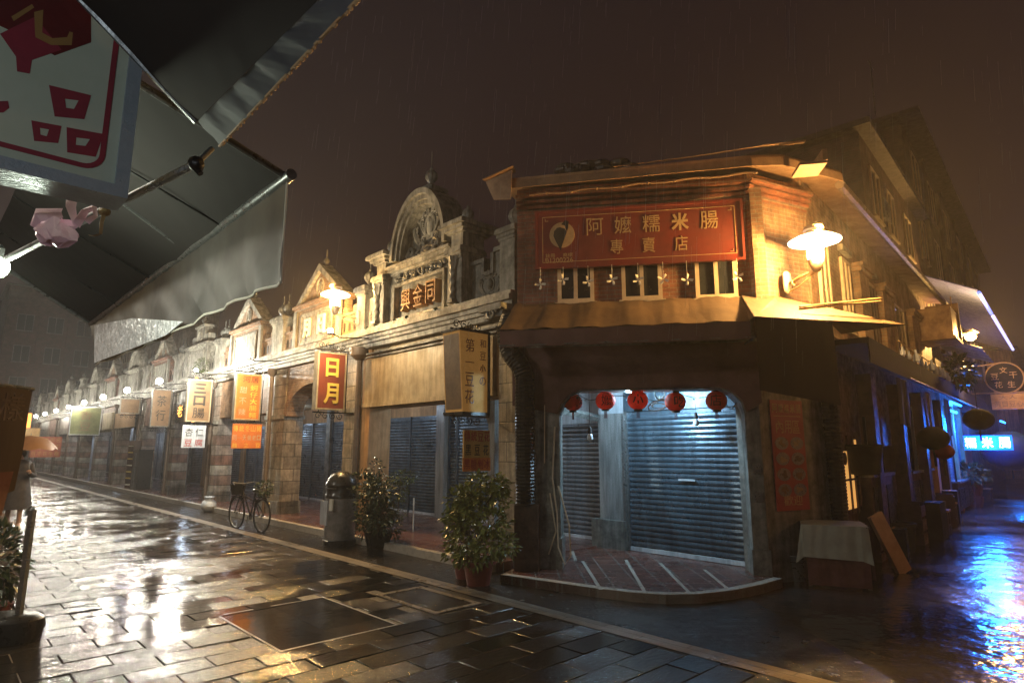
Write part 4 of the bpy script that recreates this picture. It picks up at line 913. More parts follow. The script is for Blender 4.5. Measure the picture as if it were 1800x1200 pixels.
# ================================================================== HANGING SIGNS (perpendicular to the row)
def sign(label, u, w0, w1, z0, z1, face, depth=.16, frame_m=CREAM, bracket=True, scroll=True, cat='hanging sign', nm='hanging_sign', taper=0, group=None):
    """face looks along the street toward the viewer; local x runs from the street side (0) to the wall side"""
    t = thing(nm, label, cat, FA, u, w0, 0, R(90), group); L = w1 - w0
    if taper:
        mb = MB(); mb.add([(taper, 0, z0), (L, 0, z0), (L, depth, z0), (taper, depth, z0), (0, 0, z1), (L, 0, z1), (L, depth, z1), (0, depth, z1)], [(0, 3, 2, 1), (4, 5, 6, 7), (0, 1, 5, 4), (1, 2, 6, 5), (2, 3, 7, 6), (3, 0, 4, 7)]); mb.build('box', face, t)
    else: MB().box(.025, L - .025, 0, depth, z0 + .025, z1 - .025).build('box', face, t)
    if frame_m:
        f = MB(); e = -.012; q = depth + .012
        f.box(0, .03, e, q, z0, z1); f.box(L - .03, L, e, q, z0, z1); f.box(.03, L - .03, e, q, z0, z0 + .03); f.box(.03, L - .03, e, q, z1 - .03, z1); f.build('frame', frame_m, t)
    if bracket:
        mb = MB(); y = depth / 2; W_ = L + abs(w1) - .02
        mb.tube([(-.02, y, z1 + .06), (W_, y, z1 + .06)], .015, 6); mb.tube([(-.02, y, z0 - .05), (W_, y, z0 - .05)], .015, 6); mb.tube([(L + .06, y, z0 - .05), (L + .06, y, z1 + .06)], .015, 6)
        for x in (.1, L - .1): mb.tube([(x, y, z1), (x, y, z1 + .06)], .01, 5); mb.tube([(x, y, z0), (x, y, z0 - .05)], .01, 5)
        if scroll:
            for k in range(4): mb.tube([(p[0], y, p[2]) for p in spiral(.1 + k * L / 4, z1 + .14, .07, .015, k, 1.3)], .008, 5); mb.tube([(p[0], y, p[2]) for p in spiral(.1 + k * L / 4, z0 - .12, .07, .015, k, 1.3)], .008, 5)
        mb.build('iron_bracket', BLACK, t)
    return t, L
t, L = sign('maroon hanging sign with two big yellow characters for sun and moon', 3.34 - .16, -.90, -.27, 2.47, 3.64, MAROON, .16)
text('日', YEL, t, L / 2, 3.33, .28, .38, y=-.014, bold=.05); text('月', YEL, t, L / 2, 2.80, .32, .42, y=-.014, bold=.05)
GLOWAMB = M('glowing_amber', (.62, .36, .12), (.44, .24, .07), .8, ns=4, bd=0); _b = GLOWAMB.node_tree.nodes['Principled BSDF']; _b.inputs['Emission Color'].default_value = (.9, .42, .10, 1); _b.inputs['Emission Strength'].default_value = .10  # glow added to the sign face, which no lamp reaches
t, L = sign('deep wooden box hanging sign with faded characters, at the corner end of the row', 7.62, -.80, -.22, 2.24, 3.46, GLOWAMB, .42, None, True, True, taper=.08)
vtext('第一豆花', TERRA, t, .20, 3.38, 2.34, .17, y=-.004, bold=.02); vtext('和豆小の', TERRA, t, .46, 3.40, 2.62, .12, y=-.004, fill=.65)
f = MB(); f.add([(-.02, -.02, 3.46), (.6, -.02, 3.46), (.6, .45, 3.46), (-.02, .45, 3.46), (-.02, -.02, 3.50), (.6, -.02, 3.50), (.6, .45, 3.50), (-.02, .45, 3.50)], [(0, 3, 2, 1), (4, 5, 6, 7), (0, 1, 5, 4), (1, 2, 6, 5), (2, 3, 7, 6), (3, 0, 4, 7)]); f.box(.06, .6, -.02, .45, 2.19, 2.24); f.box(.56, .6, -.02, 0, 2.24, 3.46); f.build('edge_trim', BLACK, t)
f = MB(); f.add([(-.004, .02, 3.42), (-.004, .40, 3.42), (.074, .40, 2.28), (.074, .02, 2.28)], [(3, 2, 1, 0)]); f.build('side_panel', BROWNB, t)
t, L = sign('amber sign board listing three rows of black and red characters, below the deep box sign', 7.85, -.90, -.36, 1.37, 1.99, AMBER, .03, None, False, nm='menu_sign')
htext('傳統豆花', REDINK, t, .02, L - .02, 1.88, .15, y=-.002, fill=.85, bold=.03); htext('黑豆花', INK, t, .02, L - .02, 1.68, .15, y=-.002, fill=.6, bold=.04); htext('黑糖剉冰', REDINK, t, .02, L - .02, 1.48, .14, y=-.002, fill=.85, bold=.02)
MB().box(.01, L - .01, -.001, .0, 1.38, 1.57).build('orange_row', ORANGE, t)
t, L = sign('orange hanging sign with pale and yellow character columns on the brick house', -1.29 - .12, -.87, -.22, 2.42, 3.60, ORANGE, .14)
text('河居', INK, t, .36, 3.46, .40, .16, y=-.012); vtext('甜不辣', CREAMF, t, .19, 3.32, 2.48, .18, y=-.012, fill=.6, bold=.03); vtext('蚵仔大腸麵', YEL, t, .46, 3.33, 2.46, .19, y=-.012, fill=.84, bold=.04)
t, L = sign('orange cloth menu sheet with yellow rows of characters hanging below the orange sign', -1.29, -.94, -.16, 1.68, 2.34, ORANGE, .02, None, False, nm='menu_sign')
htext('傳統冬山豬', YEL, t, .03, L - .03, 2.20, .15, y=-.002); htext('同一天做老口', CREAMF, t, .03, L - .03, 1.97, .13, y=-.002); htext('麵 之 豆', YEL, t, .03, L - .03, 1.78, .11, y=-.002)
t, L = sign('white sign board with two black characters for almond over two red ones', -5.16, -1.02, -.32, 1.70, 2.41, WHITE, .03, None, False, nm='menu_sign')
htext('杏仁', INK, t, .06, L - .06, 2.18, .24, y=-.002, fill=.75, bold=.03); htext('豆腐', REDINK, t, .06, L - .06, 1.87, .2, y=-.002, fill=.75, bold=.03)
t, L = sign('tall dark brown hanging sign board with blackened characters above the white almond sign', -5.35 - .1, -.86, -.18, 2.5, 3.78, BROWNB, .14)
vtext('三口腸', INK, t, L / 2, 3.7, 2.58, .34, y=-.013, fill=.8, bold=.04)
t = thing('glowing_letters', 'row of glowing orange shop letters on a dark fascia', 'lit sign', FA, -10.1, -.06, 0); GL = emit('orange_letter_glow', (1, .38, .07), 3.5)
MB().box(.5, 4.1, 0, .05, 2.6, 3.3).build('fascia', BLACK, t); htext('老江飯店', GL, t, .6, 4.0, 3.0, .40, y=-.0, fill=.7, bold=.03); MB().box(4.2, 4.26, -.5, -.44, 2.5, 3.9).build('glowing_strip', GL, t)
t, L = sign('grey brown hanging board left of the glowing letters', -9.5, -.86, -.25, 2.45, 3.75, BROWNB, .12, STONE2); vtext('茶行', INK, t, L / 2, 3.6, 2.6, .3, y=-.013)
t, L = sign('olive green hanging board beyond the cream fascia house', -21.5, -1.5, -.25, 2.35, 3.7, M('olive_board', (.20, .22, .09), (.12, .13, .06), .5, bd=0), .12, WHITE); vtext('香豆', BROWNB, t, L / 2, 3.55, 2.5, .5, y=-.013)
t, L = sign('small brown square sign over the striped fascia', -14.2, -.9, -.2, 3.1, 3.7, BROWNB, .12, STONE)
t, L = sign('big red billboard with a grid of pale characters near the far end of the row', -32.96, -1.8, -.2, 1.15, 2.45, M('billboard_red', (.50, .12, .05), (.36, .08, .035), .5, bd=0), .1, None, False, nm='billboard', cat='billboard')
for r_ in range(3): htext('台灣老街名產豆干花生糖'[r_ * 3:r_ * 3 + 5], AMBER, t, .08, L - .08, 2.22 - r_ * .42, .26, y=-.002)
t, L = sign('hanging sign with warm orange lit box at the far end of the street', -43, -2.3, -.9, 3.1, 4.3, emit('far_sign_glow', (1, .38, .06), 1.6), .3, None, True, False, nm='lit_sign'); text('酒', BROWNB, t, L / 2, 3.9, .9, .9, y=-.01)
t, L = sign('yellowish board below the warm lit box at the far end of the street', -42, -2.6, -.4, 2.3, 3.2, AMBER, .2, None, False, nm='board_sign')
# pale striped cloth fascia
t = thing('cloth_fascia', 'pale striped cloth valance hung across one arcade bay', 'cloth', FA, -19.3, -.12, 0); mb = MB(); wavy(mb, (.3, 0, 2.62), (4.2, 0, 2.62), (4.2, 0, 3.3), (.3, 0, 3.3), 36, 2, .02, 2); mb.build('cloth', cloth('striped_cloth', (.62, .42, .24), (.5, .3, .16), .8, .2), t, True)
# a striped shelf of goods and a dark cabinet inside a bay
t = thing('display_shelf', 'striped wooden shelf rack standing in a far arcade bay', 'shelf', FA, -15.2, -.25, FZ)
mb = MB(); mb.box(0, .04, 0, .4, 0, 1.9); mb.box(.9, .94, 0, .4, 0, 1.9); mb.build('side', DARKW, t); mb = MB()
for k in range(7):
    MB().box(.04, .9, 0, .4, .1 + k * .26, .14 + k * .26).build('shelf', YEL if k % 3 else WINK, t)
t = thing('cabinet', 'tall dark cabinet beside the striped shelf rack', 'cabinet', FA, -13.9, -.3, FZ); MB().box(0, .8, 0, .5, 0, 1.5).box(-.02, .82, -.02, .52, 1.5, 1.54).build('body', BLACK, t); MB().box(.38, .42, -.01, 0, .1, 1.4).build('door_gap', GREYM, t)
t = thing('fascia_board', 'cream lettered fascia board on a hazy house', 'board', FA, -23.6, -.14, 0); MB().box(.4, 4.0, 0, .08, 2.62, 3.35).box(.35, 4.05, -.02, .1, 3.33, 3.38).build('board', CREAM, t)
# small bits on the row
t = thing('hanging_plant', 'small dark wreath plant pinned to the orange wall', 'plant', FA, -.95, 2.44, 1.62)
def leaves(mb, n, fn, size, rnd, droop=.3):
    for _ in range(n):
        p, d = fn(rnd); p = Vector(p); d = Vector(d).normalized() + Vector((rnd.uniform(-.5, .5), rnd.uniform(-.5, .5), rnd.uniform(-.5, .3) - droop)); d.normalize()
        s = size * rnd.uniform(.6, 1.3); sd = d.cross(Vector((rnd.uniform(-1, 1), rnd.uniform(-1, 1), 1))).normalized() * s * .28; up = sd.cross(d).normalized() * s * .10
        mb.add([p, p + d * s * .35 + sd + up, p + d * s, p + d * s * .35 - sd + up, p + d * s * .5], [(0, 1, 4), (1, 2, 4), (2, 3, 4), (3, 0, 4)])
    return mb
def in_ball(cx, cy, cz, rx, ry, rz, hollow=.45):
    def f(r):
        while True:
            a = Vector((r.uniform(-1, 1), r.uniform(-1, 1), r.uniform(-1, 1)))
            if hollow < a.length < 1: break
        return (cx + a.x * rx, cy + a.y * ry, cz + a.z * rz), a
    return f
leaves(MB(), 90, in_ball(0, -.02, 0, .12, .06, .10, .1), .05, random.Random(1)).build('foliage', LEAFD, t)
t = thing('parapet_bush', 'bright green bush growing on the cornice above the glowing letters', 'plant', FA, -6.9, -.1, 4.15); leaves(MB(), 400, in_ball(0, 0, .2, .45, .2, .28, .2), .08, random.Random(2)).build('foliage', LEAF, t)

# ================================================================== THINGS ON THE KERB
# potted plants
def pot(mb, r, h): return mb.lathe([(r * .72, 0), (r * .95, h * .86), (r * 1.12, h * .87), (r * 1.12, h), (r * .98, h), (r * .95, h * .9)], (0, 0, 0), 20)
g = G(828, 1030); q = FA.loc(g); t = thing('potted_shrub', 'tall leafy shrub in a terracotta pot at the corner of the arcade', 'potted plant', FA, q.x, q.y + .12, 0)
pot(MB(), .20, .30).build('pot', TERRA, t, True)
rnd = random.Random(5); st = MB(); lf = MB(); st.tube([(0, 0, .25), (.02, .0, .8), (.0, .02, 1.42)], [.018, .012, .006], 6)
clumps = [(-.05, 0, 1.25, .16, .16), (-.28, -.1, 1.02, .24, .2), (.22, .05, 1.08, .24, .2), (-.02, -.1, .92, .26, .2), (.35, -.1, .80, .24, .2), (-.42, 0, .72, .22, .18), (.0, -.2, .62, .34, .22), (.38, -.15, .50, .26, .16), (-.2, -.15, .42, .28, .18), (.16, -.22, .38, .28, .14), (-.34, .05, 1.0, .16, .16), (.3, .1, 1.22, .14, .14), (.48, 0, .52, .2, .14)]
for (a, b, c, r_, h_) in clumps:
    st.tube([(0, 0, max(.3, c - .35)), (a * .6, b * .6, c - .12), (a, b, c)], [.009, .006, .003], 5)
    leaves(lf, 150, in_ball(a, b, c, r_ * .9, r_ * .8, h_ * .9, .1), .08, rnd)
for k_ in range(34):
    th, zz = rnd.uniform(0, 6.28), rnd.uniform(.45, 1.2); rr_ = (.46 if zz < .9 else .30) * rnd.uniform(.8, 1.25); e_ = Vector((rr_ * math.cos(th) + .02, rr_ * .8 * math.sin(th), zz + rnd.uniform(.0, .2))); b_ = Vector((e_.x * .3, e_.y * .3, zz - .15))
    st.tube([b_, b_.lerp(e_, .6) + Vector((0, 0, .03)), e_], [.006, .004, .002], 4); leaves(lf, 16, lambda q, e_=e_, b_=b_: (b_.lerp(e_, q.uniform(.45, 1.0)), (e_ - b_) + Vector((q.uniform(-.2, .2),) * 3)), .09, rnd, .5)
st.build('stems', STEM, t); lf.build('foliage', M('shrub_leaf', (.26, .27, .08), (.07, .10, .03), .28, ns=14, bd=0), t)
g2 = thing('potted_plant', 'smaller pot half hidden behind the tall potted shrub', 'potted plant', FA, q.x - .42, q.y + .25, 0); pot(MB(), .17, .24).build('pot', TERRA, g2, True); leaves(MB(), 260, in_ball(0, 0, .42, .22, .2, .2, .1), .07, random.Random(8)).build('foliage', LEAF, g2)
q = FA.loc(G(632, 968)); t = thing('shrub', 'dense dark shrub beside the domed litter bin', 'shrub', FA, q.x, q.y + .35, 0, scale=1.22)
rnd = random.Random(11); lf = MB(); st = MB()
for k in range(16):
    a = rnd.uniform(0, 6.28); r_ = rnd.uniform(.05, .36); z_ = rnd.uniform(.25, .92); x_, y_ = r_ * math.cos(a), r_ * math.sin(a); st.tube([(x_ * .2, y_ * .2, 0), (x_ * .7, y_ * .7, z_ * .6), (x_, y_, z_)], .008, 5); leaves(lf, 170, in_ball(x_, y_, z_, .2, .18, .18, .1), .06, rnd, .1)
leaves(lf, 90, in_ball(-.12, 0, 1.1, .10, .1, .18, .1), .05, rnd)
st.build('stems', STEM, t); lf.build('foliage', LEAFD, t); MB().lathe([(.14, 0), (.2, .22), (.21, .24)], (0, 0, 0), 16).build('pot', BLACK, t, True)
q = FA.loc(G(668, 950)); t = thing('climbing_plant', 'sparse leafy vine on a leaning stick between the shrub and the shutters', 'plant', FA, q.x, q.y + .45, FZ)
MB().tube([(.12, .2, 0), (-.02, .3, .62)], .014, 6).tube([(.12, .2, 0), (.14, .18, .06)], .014, 6).build('stick', WINK, t); MB().tube([(-.3, .1, 0), (-.28, .12, .6), (-.2, .1, 1.0)], .01, 5).build('stems', STEM, t)
lf = leaves(MB(), 220, in_ball(-.12, .1, 1.02, .40, .2, .13, .1), .06, random.Random(3), .4); leaves(lf, 160, in_ball(-.2, .1, .75, .16, .15, .25, .1), .06, random.Random(4), .4); leaves(lf, 120, in_ball(-.25, .1, .3, .2, .15, .15, .1), .05, random.Random(6), .4); lf.build('foliage', LEAF, t)
# litter bin
q = FA.loc(G(573, 960)); t = thing('litter_bin', 'round grey litter bin with a black domed top beside the shrub', 'bin', FA, q.x, q.y + .25, 0)
MB().lathe([(.25, .06), (.27, .12), (.27, .82)], (0, 0, 0), 28).build('body', M('bin_body', (.34, .33, .33), (.08, .08, .08), .35, .2, ns=2.5), t, True)
MB().lathe([(.285, 0), (.285, .10), (.27, .11)], (0, 0, 0), 28).build('base_ring', BLACK, t, True)
MB().lathe([(.27, .82), (.285, .83), (.285, .88), (.27, .90), (.265, 1.02), (.27, 1.03), (.285, 1.05), (.28, 1.08), (.27, 1.1), (.24, 1.18), (.17, 1.25), (.08, 1.29), (.02, 1.30)], (0, 0, 0), 28).build('dome', BLACK, t, True)
MB().box(-.22, .04, -.285, -.262, .36, .78).build('notice', WHITE, t); MB().box(.08, .2, -.27, -.25, .62, .82).build('notice', WINK, t); 
MB().tube([(-.29, -.08, .0), (-.29, -.08, .98), (-.26, -.06, 1.06)], .014, 8).lathe([(.03, 0), (.03, .03)], (-.29, -.08, .82), 8).build('side_post', GREYM, t, True)
mb = MB(); mb.tube([(-.28, -.06, 1.0), (-.1, -.27, 1.0), (.14, -.25, 1.0), (.28, 0, 1.0)], .008, 6); mb.build('rim_wire', GREYM, t)
# bicycle
a = FA.loc(G(414, 928)); b = FA.loc(G(462, 936)); t = thing('bicycle', 'old dark bicycle parked at the kerb in front of the brick pier', 'bicycle', FA, a.x, a.y, 0, math.atan2((b - a).y, (b - a).x)); wb = 1.06; rw = .33
def wheel(x, nm='wheel'):
    rim = MB(); ring = [(x + rw * math.cos(v), 0, rw + rw * math.sin(v)) for v in [2 * math.pi * i / 36 for i in range(37)]]; rim.tube(ring, .018, 6, False); o = rim.build('wheel', BLACK, t, True)
    sp = MB(); sp.tube([(x + (rw - .03) * math.cos(v), 0, rw + (rw - .03) * math.sin(v)) for v in [2 * math.pi * i / 36 for i in range(37)]], .008, 5, False)
    for k in range(16): v = k * math.pi / 8; sp.tube([(x, 0, rw), (x + (rw - .03) * math.cos(v), 0, rw + (rw - .03) * math.sin(v))], .002, 3)
    sp.ball((x, 0, rw), .025, n=6); sp.build('rim', GREYM, o)
wheel(0); wheel(wb)
bb = (.60, 0, .30); seat = (.74, 0, .78); head = (.22, 0, .78)
mb = MB(); mb.tube([bb, seat], .016, 6); mb.tube([head, bb], .018, 6); mb.tube([(.24, 0, .70), (.72, 0, .60)], .014, 6)
for s in (-.05, .05): mb.tube([(wb, s, rw), bb], .010, 5); mb.tube([(wb, s, rw), (.72, 0, .68)], .010, 5); mb.tube([(0, s, rw), (.17, s * .8, .68)], .012, 5)
mb.tube([(.17, 0, .68), (.25, 0, .92)], .018, 6); mb.build('bicycle_frame', BLACK, t, True)
MB().tube([(.33, -.26, .94), (.20, -.24, .98), (.25, 0, .95), (.20, .24, .98), (.33, .26, .94)], .012, 6).build('handlebar', GREYM, t, True)
MB().ball((.78, 0, .83), .13, .08, .04, 10).tube([(.74, 0, .7), (.77, 0, .82)], .014, 6).build('saddle', BLACK, t, True)
MB().box(.88, 1.2, -.08, .08, .70, .715).tube([(1.05, .05, .70), (wb, .05, rw)], .006, 4).build('rack', BLACK, t)
mb = MB()
for x in (0, wb): mb.tube([(x + (rw + .04) * math.cos(v), 0, rw + (rw + .04) * math.sin(v)) for v in [R(40 + i * 8) for i in range(15)]], .014, 5)
mb.build('mudguard', BLACK, t); mb = MB(); mb.lathe([(.08, -.004), (.08, .004)], (0, 0, 0), 16); mb.xf(Matrix.Translation(Vector(bb)) @ Matrix.Rotation(R(90), 4, 'X')); mb.tube([(.6, -.07, .3), (.68, -.09, .18)], .01, 5); mb.tube([(.6, .07, .3), (.52, .09, .42)], .01, 5); mb.build('crank', GREYM, t)
mb = MB(); mb.lathe([(.13, 0), (.17, .22), (.165, .22), (.125, .01)], (-.02, 0, .72), 14); mb.build('basket', BLACK, t); leaves(MB(), 300, in_ball(1.04, .02, .88, .22, .14, .16, .1), .06, random.Random(9)).build('plant_load', LEAFD, t)
q = FA.loc(G(352, 900)); t = thing('cloth_bag', 'pale crumpled bag left at the kerb by the shuttered arcade', 'bag', FA, q.x, q.y + .2, 0); mb = MB(); mb.lathe([(.10, 0), (.2, .06), (.24, .16), (.2, .26), (.12, .33), (.16, .40)], (0, 0, 0), 14, 1.3, .8, rib=.06, ribn=5); mb.build('bag', WHITE, t, True); MB().tube([(-.12, 0, .38), (-.22, 0, .30), (-.26, 0, .12)], .02, 6).build('strap', TERRA, t)

# inset covers in the street
def cover(px, label, frame_m, fill_m, nm, rise=.006):
    P = [FA.loc(G(*p)) for p in px]; x0 = min(p.x for p in P); x1 = max(p.x for p in P); y0 = min(p.y for p in P); y1 = max(p.y for p in P)
    t = thing(nm, label, 'cover', FA, x0, y0, .011); L, D = x1 - x0, y1 - y0; f = MB(); e = .07 if rise > .005 else .018
    f.box(0, L, 0, e, -.01, rise); f.box(0, L, D - e, D, 0, rise); f.box(0, e, e, D - e, 0, rise); f.box(L - e, L, e, D - e, 0, rise); f.build('rim', frame_m, t)
    MB().box(e, L - e, e, D - e, -.003, rise - .003).build('lid', fill_m, t); return t
MIRR = wet_pave('wet_cover_slab', (.016, .014, .012), (.03, .026, .022), .62, .56, .006, rl=.04, rh=.12, bumpy=.004)
cover(((395, 1092), (545, 1135), (700, 1100), (560, 1052)), 'smooth dark wet cover plate set in the paving', KERB, MIRR, 'service_cover', .0045)
cover(((658, 1047), (752, 1077), (848, 1062), (745, 1036)), 'rectangular drain bed filled with wet gravel, framed in pale stone', BORD, COBB, 'drain_cover')

# ================================================================== SIDE STREET
def simple_block(name, label, frame, u0, u1, w0, w1, z0, z1, mat, wins=(), rmat=ROOFT, overhang=.25, wm=CREAMF, gable=False, cat='building', cols=()):
    t = thing(name, label, cat, frame, u0, w0, 0); L, D = u1 - u0, w1 - w0
    MB().box(0, L, 0, D, z0, z1).build('wall', mat, t)
    if gable:
        r = MB(); k = (-overhang, L + overhang)
        r.sheet([(k[0], -overhang, z1), (k[1], -overhang, z1), (k[1], D / 2, z1 + D * .22), (k[0], D / 2, z1 + D * .22)], .08); r.sheet([(k[0], D / 2, z1 + D * .22), (k[1], D / 2, z1 + D * .22), (k[1], D + overhang, z1), (k[0], D + overhang, z1)], .08)
        r.build('roof', rmat, t); g_ = MB()
        for x in (0.01, L - .11): g_.add([(x, 0, z1), (x, D, z1), (x, D / 2, z1 + D * .22 - .02), (x + .1, 0, z1), (x + .1, D, z1), (x + .1, D / 2, z1 + D * .22 - .02)], [(0, 1, 2), (5, 4, 3), (0, 3, 4, 1), (1, 4, 5, 2), (2, 5, 3, 0)])
        g_.build('gable_wall', mat, t)
    else: MB().box(-overhang, L + overhang, -overhang, D + overhang, z1 + .001, z1 + .14).build('roof', rmat, t)
    for (a, b, c, d) in wins:
        window(a, b, c, d, -.05, frame, fm=wm, owner=lambda mb, nm, m, fr: mb.build(nm, m, t))
    for (a, b, c, d) in cols: MB().box(a, b, -.12, 0, c, d).box(a - .05, b + .05, -.17, 0, d, d + .1).build('pilaster', mat, t)
    return t
simple_block('upper_block', 'dark brick block rising behind the roof of the corner shop, with a flat overhanging roof', FC, 5.1, 12.2, .15, 7.0, 5.4, 8.65, BRICKD, [(.7, 1.6, 6.9, 8.1), (2.4, 3.3, 6.9, 8.1), (4.6, 5.6, 6.9, 8.1)], overhang=.3)
simple_block('tall_building', 'tall dark four storey building with balconies far down the side street', FC, 12.9, 36, .35, 12, 0, 12.2, BRICKD, [(x, x + 1.3, z, z + 1.5) for x in (1.2, 4.4, 8.2, 12.5, 17, 20.5) for z in (5.2, 7.9, 10.2)], overhang=.6, cols=[(3.0, 3.7, 4.9, 11.9), (6.8, 7.5, 4.9, 11.9), (10.9, 11.6, 4.9, 11.9), (15.3, 16, 4.9, 11.9)])
simple_block('side_house', 'two storey house at the bend of the side street lit orange by the street lamp', FC, 36.3, 52, -.6, 8, 0, 7.4, PLASTER, [(x, x + 1.2, 4.2, 5.6) for x in (1, 4, 7, 10)], overhang=.4)
# opposite side and ends are off the frame; close the view of the side street
simple_block('end_building', 'dark building closing the far end of the side street', FC, 60, 61, -14, 8, 0, 9, BRICK, [], overhang=.2)
# small metal canopy and upper balcony items
t = thing('metal_awning', 'small ribbed metal awning under the orange street lamp', 'awning', FC, 12.6, -1.0, 0); mb = MB(); wavy(mb, (0, 0, 4.55), (3.8, 0, 4.5), (3.8, 1.3, 5.05), (0, 1.3, 5.1), 30, 2, .03, 1, .02); mb.build('sheet', M('violet_tin', (.22, .17, .20), (.12, .09, .11), .4, .3), t)
t = thing('glowing_edge_awning', 'sloping awning with a bluish glow added along its edge high on the side street', 'awning', FC, 12, -1.1, 0)
a = FC.loc(G(1652, 512, 6.6)); 
mb = MB(); mb.sheet([(0, 0, 6.15), (16, 0, 6.25), (16, 1.4, 6.9), (0, 1.4, 6.9)], .03); mb.build('sheet', M('blue_tin', (.16, .20, .42), (.09, .12, .28), .4, .2), t)
mb = MB(); mb.tube([(0.3, -.03, 6.12), (4.2, -.03, 6.14)], .05, 8); mb.build('edge_glow', emit('edge_glow_blue', (.22, .30, 1.0), 1.3), t); mb = MB(); mb.tube([(4.8, -.03, 6.15), (15, -.03, 6.22)], .055, 8); mb.build('edge_glow', emit('edge_glow_white', (.55, .52, 1.0), 1.5), t)  # glowing tubes stand in for light falling on the awning edge
# small box shaped balcony / air unit
t = thing('balcony_box', 'square box balcony hanging on the upper wall beyond the second brick pilaster', 'balcony', FC, 8.9, -.75, 0); MB().box(0, 1.3, 0, .7, 4.45, 5.2).box(-.05, 1.35, -.05, .75, 4.38, 4.45).box(1.3, 1.38, -.04, .7, 4.45, 5.5).build('box', TIN, t)
MB().tube([(x * .26 + .1, -.02, 5.2) if k == 0 else (x * .26 + .1, -.02, 5.45) for x in (0,) for k in (0, 1)], .012, 5).build('rod', GOLD, t)
# orange street lamp on a pole arm
q = FC.loc(G(1708, 592, 5.0)); p = FC.uz(1706, 592, -.75)
t = thing('street_lamp', 'orange street lamp on a wall arm far down the side street', 'street lamp', FC, p[0], -.75, p[1], scale=1.35)
MB().ball((0, 0, 0), .17, .10, .08, 12).build('lamp_head', emit('street_lamp_glow', (1, .50, .14), 130), t, True); MB().tube([(-.1, .05, .06), (-1.3, .52, -.22)], .025, 6).lathe([(.06, 0), (.16, .03), (.07, .10)], (0, 0, .05), 12).build('arm', GOLD, t)
light('lamp_light', (.0, -.25, .10), ORG, 760, .15, t)
# round hanging sign with a plaque
u_ = 18.3; Q0 = FC.P(u_, 0, 0)
t = thing('round_sign', 'round dark hanging sign with pale characters over a wooden plaque on the side street', 'hanging sign', FC, u_, -1.62, 0, R(0))
t.matrix_world = FC.M @ Matrix.Translation((u_, -.25, 0)) @ Matrix.Rotation(R(-90), 4, 'Z')
cx, cz, rr = .87, 4.17, .52
MB().prism([(cx + rr * math.cos(a), cz + rr * math.sin(a)) for a in [2 * math.pi * i / 32 for i in range(32)]], 0, .12).build('disc', MATTE, t)
MB().tube([(cx + (rr + .02) * math.cos(a), .03, cz + (rr + .02) * math.sin(a)) for a in [2 * math.pi * i / 32 for i in range(33)]], .03, 6).build('rim', GOLD, t, True)
for i, ch in enumerate('文豆干花生'):
    dx, dz = ((0, .27), (-.26, .06), (.26, .08), (-.18, -.24), (.18, -.24))[i]; text(ch, TERRA if i == 9 else GOLD, t, cx + dx, cz + dz, .22, .22, y=-.002)
MB().box(.42, 1.40, .0, .1, 3.06, 3.60).build('plaque', AMBER, t); text('大人', BROWNB, t, .9, 3.48, .5, .14, y=-.002); text('黃目豆心', BROWNB, t, .9, 3.25, .8, .2, y=-.002)
MB().tube([(-.1, .05, 4.62), (cx, .05, 4.72)], .025, 6).tube([(-.2, .05, 3.66), (1.5, .05, 3.64)], .025, 6).tube([(-.6, .05, 5.7), (cx - .2, .05, 4.68)], .02, 5).build('bracket', GOLD, t)
# blue neon sign
p0 = FC.uz(1698, 775, -.45); u_ = p0[0]
t = thing('neon_sign', 'glowing blue sign board with three pale yellow characters down the side street', 'neon sign', FC, u_, 0, 0); t.matrix_world = FC.M @ Matrix.Translation((u_, -.40, 0)) @ Matrix.Rotation(R(-90), 4, 'Z')
L = 1.05; MB().box(0, L, .0, .12, 1.66, 2.05).build('board', emit('neon_blue', (.01, .13, 1.0), 2.0), t)
NE = emit('neon_letter', (1, .86, .52), 3.5)
for i, ch in enumerate('糯米腸'): text(ch, NE, t, .15 + i * .37, 1.86, .25, .28, y=-.02, bold=.012, name='neon_lettering')
light('neon_light', (.5, -.5, 1.85), (.01, .17, 1.0), 190, .1, t)
BLUEG = emit('blue_tube', (.02, .24, 1.0), 8)
def blue(label, u_, w_, pts, power, col=(.01, .17, 1.0)):
    t = thing('neon_tube', label, 'neon tube', FC, u_, w_, 0); MB().tube(pts, .035, 8).build('tube', BLUEG, t); light('neon_light', (pts[0][0], -.35, pts[0][2] - .2), col, power, .1, t)
blue('blue neon tube framing a shop window on the side street', 12.5, -.12, [(0, 0, 2.5), (0, 0, 3.05), (2.3, 0, 3.05)], 230)
blue('blue neon tube under the canopy above the roller shutter', 10.6, -.3, [(0, 0, 2.7), (1.2, 0, 2.7)], 60)
blue('blue neon tube far down the side street', 22.5, -.6, [(0, 0, 2.8), (2.5, 0, 2.8)], 170)
# shop fronts of the side street
t = thing('side_shop_front', 'row of half lit shop fronts with roller shutters below the side street canopy', 'shop front', FC, 6.2, -.06, 0)
MB().box(4.9, 12.5, .02, .4, 2.9, 4.2).build('fascia_wall', STONE2, t)
for a, b, m in ((.2, 1.9, SHUTG), (2.5, 3.7, WHITE), (4.0, 5.6, SHUTG), (6.2, 7.4, SHUTG), (8.2, 10.4, WHITE)):
    if m is SHUTG: shutter(t, a, b, .1, 2.6, 0, SHUTG)
    else: MB().box(a, b, -.02, .06, .3, 2.5).build('panel', M('pinkish_panel%d' % a, (.50, .38, .36), (.34, .25, .24), .6), t)
for a in (2.1, 5.75, 7.6): MB().box(a, a + .3, -.12, .1, 0, 2.9).build('pier', PLASTER, t)
